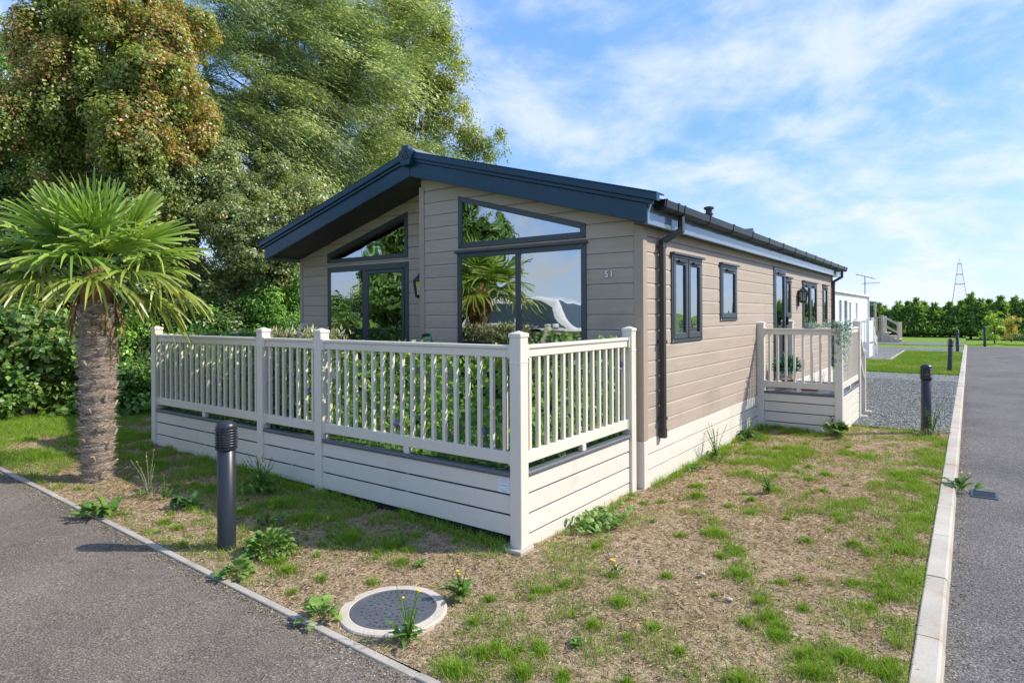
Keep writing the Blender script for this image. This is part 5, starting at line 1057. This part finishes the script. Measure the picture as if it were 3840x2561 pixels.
v2 = thing('green_caravan', (-3.6, 35.5, 0), 'pale green glazed caravan end behind the white caravan', 'caravan')
MB().box(-5.4, -1.78, 32.0, 38.9, 0.2, 2.28).build('body', 'grey_lodge', v2); MB().box(-5.5, -1.66, 31.9, 39.0, 2.28, 2.36).build('roof', 'frame', v2, bevel=0.01)
for y0 in (35.6, 37.3): w_ = MB().box(-1.785, -1.755, y0, y0 + 1.5, 0.7, 2.18).build('window', 'frame', v2); MB().box(-1.754, -1.748, y0 + 0.06, y0 + 1.44, 0.76, 2.12).build('pane', 'glass', v2)
MB().tube([(-1.72, 38.85, 2.28), (-1.72, 38.85, 0.0)], 0.035, 6).build('downpipe', 'cream', v2)
st = thing('timber_steps', (-0.95, 38.2, 0), 'beige deck steps with sloping handrails before the hedge', 'steps')
def bpost(par, x0, y0, zt): MB().box(x0 - 0.07, x0 + 0.07, y0 - 0.07, y0 + 0.07, -0.05, zt).build('post', 'beige', par, bevel=0.01)
bpost(st, -1.30, 38.05, 1.55); bpost(st, -1.25, 39.0, 1.5); bpost(st, -0.54, 38.4, 1.15); bpost(st, -0.5, 39.3, 1.15)
for z0 in (0.0, -0.48):
    MB().prism([(-1.25, 1.40 + z0), (-0.55, 0.97 + z0), (-0.55, 1.10 + z0), (-1.25, 1.53 + z0)], lambda u, v, d: (u, 38.2 + d, v), 0, 0.06).build('handrail', 'beige', st)
for k, (x0, zt) in enumerate(((-1.28, 0.56), (-1.0, 0.38), (-0.75, 0.2))): MB().box(x0, x0 + 0.32, 38.15, 39.2, zt - 0.05, zt).build('tread', 'beige', st); MB().box(x0 + 0.02, x0 + 0.05, 38.15, 39.2, 0, zt - 0.05).build('riser', 'beige', st); MB().box(x0, x0 + 0.3, 38.16, 38.19, 0, zt - 0.05).build('stringer', 'beige', st)
MB().box(-1.85, -1.3, 38.0, 38.06, 1.38, 1.46).build('rail', 'beige', st); MB().box(-1.85, -1.3, 38.0, 38.06, 0.55, 0.65).build('rail', 'beige', st)
for k in range(4): MB().box(-1.8 + k * 0.12, -1.76 + k * 0.12, 38.0, 38.04, 0.6, 1.4).build('baluster', 'beige', st)
MB().box(-1.85, -1.25, 38.03, 39.1, 0.5, 0.56).build('deck_floor', 'beige', st); MB().box(-1.85, -1.3, 38.05, 38.08, 0, 0.5).build('skirting_board', 'beige', st)
# pylon
py_ = thing('pylon', (0.07, 427.6, 0), 'slim lattice pylon rising behind the far hedge', 'pylon')
W = lambda z: 4.4 - 3.05 * min(1, z / 24) + (0.3 if z < 6 else 0); legs = []
for sx in (-1, 1):
    for sy in (-1, 1): MB().tube([(0.07 + sx * W(z) , 427.6 + sy * W(z), z) for z in (0, 8, 16, 24)] + [(0.07 + sx * 0.70, 427.6 + sy * 0.7, 30.0)], [0.17, 0.16, 0.15, 0.14, 0.12], 4).build('leg', 'pylon', py_)
zz = [0, 3.2, 6.2, 9.0, 11.6, 14.0, 16.2, 18.2, 20.2, 22.2, 24, 26, 28, 30]
Wd = lambda z: W(z) if z <= 24 else 1.35 - (z - 24) / 6 * 0.65
br = MB()
for a, b in zip(zz[:-1], zz[1:]):
    for sx, sy, tx, ty in ((-1, -1, 1, -1), (1, -1, 1, 1), (1, 1, -1, 1), (-1, 1, -1, -1)):
        br.tube([(0.07 + sx * Wd(a), 427.6 + sy * Wd(a), a), (0.07 + tx * Wd(b), 427.6 + ty * Wd(b), b)], 0.022, 3)
        br.tube([(0.07 + tx * Wd(a), 427.6 + ty * Wd(a), a), (0.07 + sx * Wd(b), 427.6 + sy * Wd(b), b)], 0.022, 3)
br.build('bracing', 'pylon', py_)
for z in (17.5, 23.0, 28.8): MB().box(0.07 - Wd(z), 0.07 + Wd(z), 427.6 - Wd(z) - .1, 427.6 - Wd(z) + .1, z - .22, z + .22).build('crossarm', 'pylon', py_)
MB().tube([(0.07, 427.6, 30), (0.07, 427.6, 32)], 0.1, 4).build('spike', 'pylon', py_)
# ================================================================== things mirrored in the glass: car over the road, neighbour lodge
car = thing('parked_car', (-5.9, -5.7, 0.10), 'white car parked across the left road, mirrored in the front window', 'car')
def car_body():
    pr = [(-2.15, 0.35), (-2.18, 0.75), (-2.05, 1.02), (-1.55, 1.55), (-1.1, 1.66), (0.15, 1.66), (0.55, 1.58), (1.15, 1.08), (1.95, 0.95), (2.15, 0.75), (2.18, 0.35), (1.75, 0.28), (-1.75, 0.28)]
    mb = MB(); V = []; n = len(pr)
    for yy, k in ((-0.88, 0.0), (-0.80, 1.0), (0.80, 1.0), (0.88, 0.0)):
        for x_, z_ in pr:
            tum = max(0, (z_ - 1.0)) * 0.28 if k == 0 else 0
            V.append((x_, yy - math.copysign(tum, yy) if k == 0 else yy - math.copysign(max(0, z_ - 1.0) * 0.26, yy), z_ + (0.012 if k else 0)))
    F = [(r * n + i, r * n + (i + 1) % n, (r + 1) * n + (i + 1) % n, (r + 1) * n + i) for r in range(3) for i in range(n)] + [tuple(range(n)), tuple(range(3 * n, 4 * n))]
    mb.add(V, F); return mb
car.scale = (1.12, 1.12, 1.2)
obj('body', car_body().mesh('body', 'carpaint'), car, local=True, bevel=0.05, seg=2)
for sg in (-1, 1):
    for P in ([(-1.45, 1.08), (-0.35, 1.08), (-0.35, 1.55), (-1.15, 1.55)], [(-0.27, 1.08), (0.95, 1.08), (0.48, 1.50), (0.12, 1.56), (-0.27, 1.56)]):
        m_ = MB(); m_.prism(P, lambda u, v, d: (u, sg * (0.892 + d - (v - 1.0) * 0.28), v), 0, 0.004); obj('side_window', m_.mesh('side_window', 'carglass'), car, local=True)
    for x_ in (-1.35, 1.32):
        t_ = MB().lathe([(0.20, -0.11), (0.31, -0.11), (0.33, -0.08), (0.33, 0.08), (0.31, 0.11), (0.20, 0.11)], 24).mesh('wheel', 'tyre'); w_ = obj('wheel', t_, car, (x_, sg * 0.80, 0.28), (rad(90), 0, 0), local=True)
        obj('rim', MB().lathe([(0.02, -0.10), (0.20, -0.105), (0.20, 0.105), (0.02, 0.10)], 16).mesh('rim', 'steel'), w_, local=True)
    obj('headlight', MB().box(1.98, 2.17, sg * 0.68 - 0.14, sg * 0.68 + 0.14, 0.74, 0.87).mesh('headlight', 'steel'), car, local=True, bevel=0.02)
    obj('mirror', MB().box(0.70, 0.85, sg * 0.95 - 0.09, sg * 0.95 + 0.09, 1.05, 1.18).mesh('mirror', 'carpaint'), car, local=True, bevel=0.03, seg=2)
ws = MB(); ws.add([(0.60, -0.66, 1.565), (0.60, 0.66, 1.565), (1.16, 0.80, 1.10), (1.16, -0.80, 1.10)], [(0, 1, 2, 3)]); obj('windscreen', ws.mesh('windscreen', 'carglass'), car, local=True)
nb = thing('neighbour_lodge', (13.5, 6, 0), 'grey green neighbouring lodge across the right road, mirrored in side windows', 'lodge')
for k in range(14): z0 = 0.4 + k * 0.16; MB().box(10.5, 16.5, -1.0, 13.0, z0, z0 + 0.153).build('cladding_course', 'grey_lodge', nb, bevel=0.01)
g_ = MB(); g_.prism([(10.5, 2.64), (16.5, 2.64), (13.5, 3.4)], lambda u, v, d: (u, d, v), -1.0, 13.0); g_.build('gable', 'grey_lodge', nb)
for sg in (-1, 1): m_ = MB(); m_.prism([(13.5, 3.42), (13.5, 3.56), (13.5 + sg * 3.35, 3.56 - .92), (13.5 + sg * 3.35, 3.42 - .92)], lambda u, v, d: (u, d, v), -1.4, 13.4); m_.build('roof', 'roof', nb)
MB().box(10.7, 16.3, -0.9, 12.9, -0.16, 0.4).build('skirting', 'cream_board', nb)
for y0, z0 in ((0.5, 1.2), (4.0, 0.6), (7.5, 1.2), (10.5, 1.2)): w_ = MB().box(10.46, 10.5, y0, y0 + 1.1, z0, 2.4).build('window', 'frame', nb); MB().box(10.45, 10.46, y0 + .08, y0 + 1.02, z0 + .08, 2.32).build('pane', 'glass', nb)

# ================================================================== GRASS
TUFT = [(1.01, 1.16, 0.2), (0.6, -1.39, 0.2), (0.72, -1.14, 0.12), (0.61, -1.19, 0.1), (0.93, -0.32, 0.12), (2.11, -0.19, 0.2), (1.94, -0.31, 0.15), (2.0, -0.45, 0.2), (0.47, 2.34, 0.12), (0.69, 3.2, 0.1), (0.56, 2.04, 0.15), (1.39, 0.5, 0.18), (1.24, 0.94, 0.12), (1.69, 0.0, 0.15), (1.59, 0.19, 0.1), (1.78, -0.17, 0.15), (2.21, 1.58, 0.15), (2.29, 1.05, 0.15), (2.2, 0.69, 0.12), (2.3, 2.51, 0.15), (2.33, 3.28, 0.15), (2.17, 3.72, 0.2), (2.0, 4.01, 0.2), (1.64, 4.73, 0.2), (1.39, 4.84, 0.15), (2.31, 4.93, 0.15), (2.32, 6.1, 0.15), (1.91, 1.52, 0.1), (1.62, 1.42, 0.08), (1.75, 2.06, 0.08), (2.13, 0.47, 0.1), (2.0, 0.77, 0.1), (1.83, 0.22, 0.08), (1.11, 1.81, 0.1), (0.96, 3.28, 0.08), (1.29, 3.3, 0.1), (1.4, 3.59, 0.1), (0.79, 4.42, 0.12), (0.54, -0.27, 0.08), (0.48, -0.39, 0.07), (0.62, -1.1, 0.1), (0.83, -1.01, 0.08), (0.94, -0.66, 0.1), (-1.81, -0.52, 0.25), (-2.27, -0.46, 0.3), (-1.15, -0.61, 0.3), (-0.83, -0.47, 0.2), (-1.03, -1.21, 0.15), (-1.2, -1.16, 0.12), (-2.02, -1.4, 0.1), (-2.59, -1.26, 0.1), (-0.54, -1.36, 0.07), (-0.74, -1.37, 0.06), (0.1, 2.68, 0.15), (0.42, -0.44, 0.06), (-4.49, -0.52, 0.3), (-5.83, -1.09, 0.35), (-7.06, -0.9, 0.3), (-6.39, -0.01, 0.35), (0.88, -1.23, 0.12), (2.27, -0.24, 0.12), (1.73, -0.69, 0.15), (1.42, -0.64, 0.08), (1.21, -0.47, 0.08), (-2.32, -0.79, 0.15), (-3.18, -0.51, 0.2), (-3.58, -1.0, 0.1), (-2.74, -0.98, 0.1), (-0.55, -0.65, 0.1)]
def free(X, Y, m=0.0):
    ok = (X < KX(Y) - 0.005 - m) & (Y > -1.482 + m) & (Y < 7.05)
    ok &= ~((X > -5.66) & (X < -0.02) & (Y > 0.03) & (Y < 13)) & ~((X > -6) & (X < 0.06) & (Y > 1.9)) & ~((X > 0.03) & (X < 1.18) & (Y > 6.11))
    ok &= (X + 0.105) ** 2 + (Y + 1.138) ** 2 > 0.315 ** 2
    ok &= (X - PX) ** 2 + (Y - PY) ** 2 > 0.14 ** 2
    return ok
def lz(X, Y): return lawnz(X, Y)
def grass_density(X, Y):
    n1 = fbm(X * 1.3 + 3, Y * 1.3 + 8, 4); n2 = fbm(X * 5.5, Y * 5.5 + 50, 3)
    d = np.clip((n1 - 0.365) * 6, 0, 1) * np.clip((n2 - 0.35) * 7, 0, 1)
    d = np.maximum(d, 0.5 * np.clip((Y - 1.5) / 3.0, 0, 1) * np.clip((n2 - 0.36) * 6, 0, 1)); d = d * (0.6 + 0.4 * np.clip((Y - 1.0) / 3.0, 0, 1)); d = np.maximum(d, 0.38 * np.clip((n2 - 0.36) * 6, 0, 1) * np.clip((n1 - 0.33) * 6, 0.15, 1)); d = np.maximum(d, 0.05 + 0.14 * np.clip((n1 - 0.34) * 5, 0, 1))
    edge = np.clip(1.15 - (KX(Y) - X) / 0.8, 0, 1) * np.clip((n2 - 0.31) * 6, 0, 1); d = np.maximum(d, edge * 0.85)
    frontz = np.clip((-X - 0.3) / 0.8, 0, 1) * np.clip((Y + 1.1) / 0.5, 0, 1) * np.clip((n2 - 0.30) * 6, 0.05, 1); d = np.maximum(d, frontz * 0.8)
    left = np.clip((-X - 5.0) / 1.0, 0, 1) * np.clip((n1 - 0.41) * 6, 0.05, 1); d = np.maximum(d, left)
    trk = np.clip(1 - np.abs(X - (0.55 + (2.1 - Y) * 0.56)) / 0.16, 0, 1) * np.clip((n2 - 0.34) * 5, 0, 1) * (Y < 2.3); d = np.maximum(d, trk * 0.9)
    bank = 0.8 * np.clip((-X - 7.5) / 0.5, 0, 1); return np.maximum(d, bank)
def scatter(n, x0, x1, y0, y1):
    X = rng.uniform(x0, x1, n); Y = rng.uniform(y0, y1, n); return X, Y
xs, ys, hs = [], [], []
X, Y = scatter(900000, -9.0, 2.42, -1.5, 7.05); D_ = grass_density(X, Y); kp = free(X, Y) & (rng.random(len(X)) < D_ * 0.95); X, Y, D_ = X[kp], Y[kp], D_[kp]
xs.append(X); ys.append(Y); hs.append((0.012 + 0.06 * D_) * rng.uniform(0.5, 1.4, len(X)))
for (tx, ty, r_) in TUFT:
    n = int(6500 * r_ ** 1.25); q = np.abs(rng.normal(0, 0.55, n)); a = rng.uniform(0, 6.283, n); wob = 0.75 + 0.5 * np.sin(a * 2 + tx * 9) * np.sin(a * 3 + ty * 7); X = tx + q * r_ * np.cos(a) * 1.2 * wob; Y = ty + q * r_ * np.sin(a) * 1.2 * wob
    kp = free(X, Y); xs.append(X[kp]); ys.append(Y[kp]); hs.append(((0.035 + 0.17 * r_ * np.exp(-q * 1.2)) * rng.uniform(0.6, 1.2, n))[kp])
for _ in range(420):     # small scattered tufts
    tx, ty = rng.uniform(-6.5, 2.3), rng.uniform(-1.4, 6.9); r_ = rng.uniform(0.03, 0.075)
    if tx < 0 and ty > 0 and tx > -5.7: continue
    n = int(3000 * r_); q = np.abs(rng.normal(0, 0.5, n)); a = rng.uniform(0, 6.283, n); X = tx + q * r_ * np.cos(a); Y = ty + q * r_ * np.sin(a); kp = free(X, Y)
    xs.append(X[kp]); ys.append(Y[kp]); hs.append(((0.03 + 0.35 * r_ * np.exp(-q)) * rng.uniform(0.6, 1.2, n))[kp])
for (x0, y0, x1, y1, n) in ((-5.6, 0.0, -0.1, 0.0, 5000), (0.03, 0.2, 0.03, 1.8, 700), (0.07, 2.1, 0.07, 6.1, 2600), (0.1, 6.08, 1.2, 6.08, 900), (0.2, 7.0, 2.3, 7.0, 500)):   # longer grass along skirtings
    f = rng.random(n); X = x0 + (x1 - x0) * f + np.abs(rng.normal(0, .05, n)) * (1 if y0 != y1 else 0) + rng.normal(0, .01, n); Y = y0 + (y1 - y0) * f - np.abs(rng.normal(0, .05, n)) * (1 if y0 == y1 else 0)
    kp = (fbm(X * 3, Y * 3, 2) > 0.34) & free(X, Y); xs.append(X[kp]); ys.append(Y[kp]); hs.append(rng.uniform(0.04, 0.12, n)[kp])
X = np.concatenate(xs); Y = np.concatenate(ys); Hh = np.concatenate(hs); n = len(X)
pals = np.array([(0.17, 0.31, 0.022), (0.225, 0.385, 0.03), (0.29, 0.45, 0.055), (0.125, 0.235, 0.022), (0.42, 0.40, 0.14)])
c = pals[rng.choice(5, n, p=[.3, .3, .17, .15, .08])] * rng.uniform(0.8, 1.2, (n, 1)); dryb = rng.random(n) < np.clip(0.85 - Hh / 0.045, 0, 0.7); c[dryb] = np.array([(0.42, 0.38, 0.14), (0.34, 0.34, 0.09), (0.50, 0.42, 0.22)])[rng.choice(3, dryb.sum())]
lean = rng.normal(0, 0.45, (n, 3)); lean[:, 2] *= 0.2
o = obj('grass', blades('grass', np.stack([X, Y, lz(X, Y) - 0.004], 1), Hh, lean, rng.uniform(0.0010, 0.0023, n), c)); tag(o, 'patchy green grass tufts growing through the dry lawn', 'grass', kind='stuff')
# dry thatch lying on the soil
X, Y = scatter(330000, -8.5, 2.42, -1.5, 7.05); dist = np.hypot(X - 2.58, Y + 3.64); kp = free(X, Y) & (rng.random(len(X)) < np.clip(6.0 / dist, 0.25, 1)) & (rng.random(len(X)) < 0.25 + 1.3 * fbm(X * 2.2 + 9, Y * 2.2, 3)); X, Y = X[kp], Y[kp]; n = len(X)
a = rng.uniform(0, 6.283, n); l = rng.uniform(0.015, 0.06, n); d = np.stack([np.cos(a), np.sin(a), rng.uniform(-0.05, 0.55, n)], 1)
pals = np.array([(0.56, 0.43, 0.28), (0.68, 0.55, 0.37), (0.42, 0.30, 0.185), (0.24, 0.16, 0.095), (0.76, 0.66, 0.49)])
c = pals[rng.choice(5, n, p=[.32, .25, .22, .13, .08])] * rng.uniform(0.8, 1.15, (n, 1))
o = obj('thatch', leaves('thatch', np.stack([X, Y, lz(X, Y) + 0.001], 1), d, np.array([0, 0, 1.0]) + rng.normal(0, .3, (n, 3)), l, 0.0042, c, 'dry', 0.1)); tag(o, 'dry straw thatch lying over the bare soil', 'dry grass', kind='stuff')
# far lawn blades and gravel stones
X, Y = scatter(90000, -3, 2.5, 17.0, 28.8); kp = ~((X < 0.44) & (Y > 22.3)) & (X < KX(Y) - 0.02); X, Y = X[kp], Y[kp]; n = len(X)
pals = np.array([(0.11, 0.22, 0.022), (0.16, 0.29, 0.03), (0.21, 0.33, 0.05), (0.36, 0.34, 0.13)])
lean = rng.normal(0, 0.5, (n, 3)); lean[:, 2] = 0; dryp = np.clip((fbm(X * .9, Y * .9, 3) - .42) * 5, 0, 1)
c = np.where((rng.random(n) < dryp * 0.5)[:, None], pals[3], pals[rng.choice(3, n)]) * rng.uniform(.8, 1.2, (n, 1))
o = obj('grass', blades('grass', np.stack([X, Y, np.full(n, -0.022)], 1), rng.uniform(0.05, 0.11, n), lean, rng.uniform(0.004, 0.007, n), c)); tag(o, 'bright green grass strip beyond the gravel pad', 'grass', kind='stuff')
X, Y = scatter(30000, -0.5, 2.40, 7.08, 15.0); kp = ~((X < 1.2) & (Y < 8.1)) & (X > 0.08); X, Y = X[kp], Y[kp]; n = len(X)
oct_ = np.array([(1, 0, 0), (0, 1, 0), (-1, 0, 0), (0, -1, 0), (0, 0, 0.7), (0, 0, -0.7)]); r_ = rng.uniform(0.006, 0.015, n)
V = oct_[None] * r_[:, None, None] * rng.uniform(0.6, 1.3, (n, 6, 1)); a = rng.uniform(0, 6.283, n); ca, sa = np.cos(a)[:, None], np.sin(a)[:, None]
V = np.stack([V[..., 0] * ca - V[..., 1] * sa + X[:, None], V[..., 0] * sa + V[..., 1] * ca + Y[:, None], V[..., 2] + 0.005], -1)
fi_ = np.array([(0, 1, 4), (1, 2, 4), (2, 3, 4), (3, 0, 4), (1, 0, 5), (2, 1, 5), (3, 2, 5), (0, 3, 5)]); idx = (np.arange(n)[:, None, None] * 6 + fi_[None]).reshape(-1, 3)
g_ = rng.uniform(0.10, 0.55, n) ** 1.0; g_ = g_ * 0.85; c = np.stack([g_ * 0.97, g_ * 1.02, g_ * 0.97], 1)
m_, t_, b_ = newmat('loose_stone'); at_ = t_.nodes.new('ShaderNodeAttribute'); at_.attribute_name = 'Col'; link(t_, at_.outputs['Color'], b_.inputs['Base Color']); b_.inputs['Roughness'].default_value = 0.85; MT['loose'] = m_
o = obj('gravel', arr_mesh('gravel', V, np.full(len(idx), 3), idx, 'loose', np.repeat(c, 6, 0))); tag(o, 'loose grey stones on the gravel pad', 'gravel', kind='stuff')

# ================================================================== grit and dead leaves gathered along the road edges
n = 5200; f = rng.random(n); lft = f < 0.6
X = np.where(lft, rng.uniform(-7, 1.3, n), 0); Y = np.where(lft, -1.552 - np.abs(rng.normal(0, 0.055, n)), rng.uniform(-0.8, 14, n)); X = np.where(lft, X, KX(Y) + 0.135 + np.abs(rng.normal(0, 0.05, n)))
Zr = roadz(X, Y) + 0.002; a = rng.uniform(0, 6.283, n); d = np.stack([np.cos(a), np.sin(a), rng.uniform(0, 0.4, n)], 1)
pals = np.array([(0.34, 0.26, 0.17), (0.22, 0.16, 0.10), (0.5, 0.46, 0.40), (0.12, 0.10, 0.08), (0.30, 0.30, 0.12)])
o = obj('grit', leaves('grit', np.stack([X, Y, Zr], 1), d, np.array([0, 0, 1.0]) + rng.normal(0, .3, (n, 3)), rng.uniform(0.005, 0.022, n), rng.uniform(0.004, 0.010, n), pals[rng.choice(5, n)], 'dry', 0.2)); tag(o, 'grit and dead leaf scraps along the road edges', 'grit', kind='stuff')
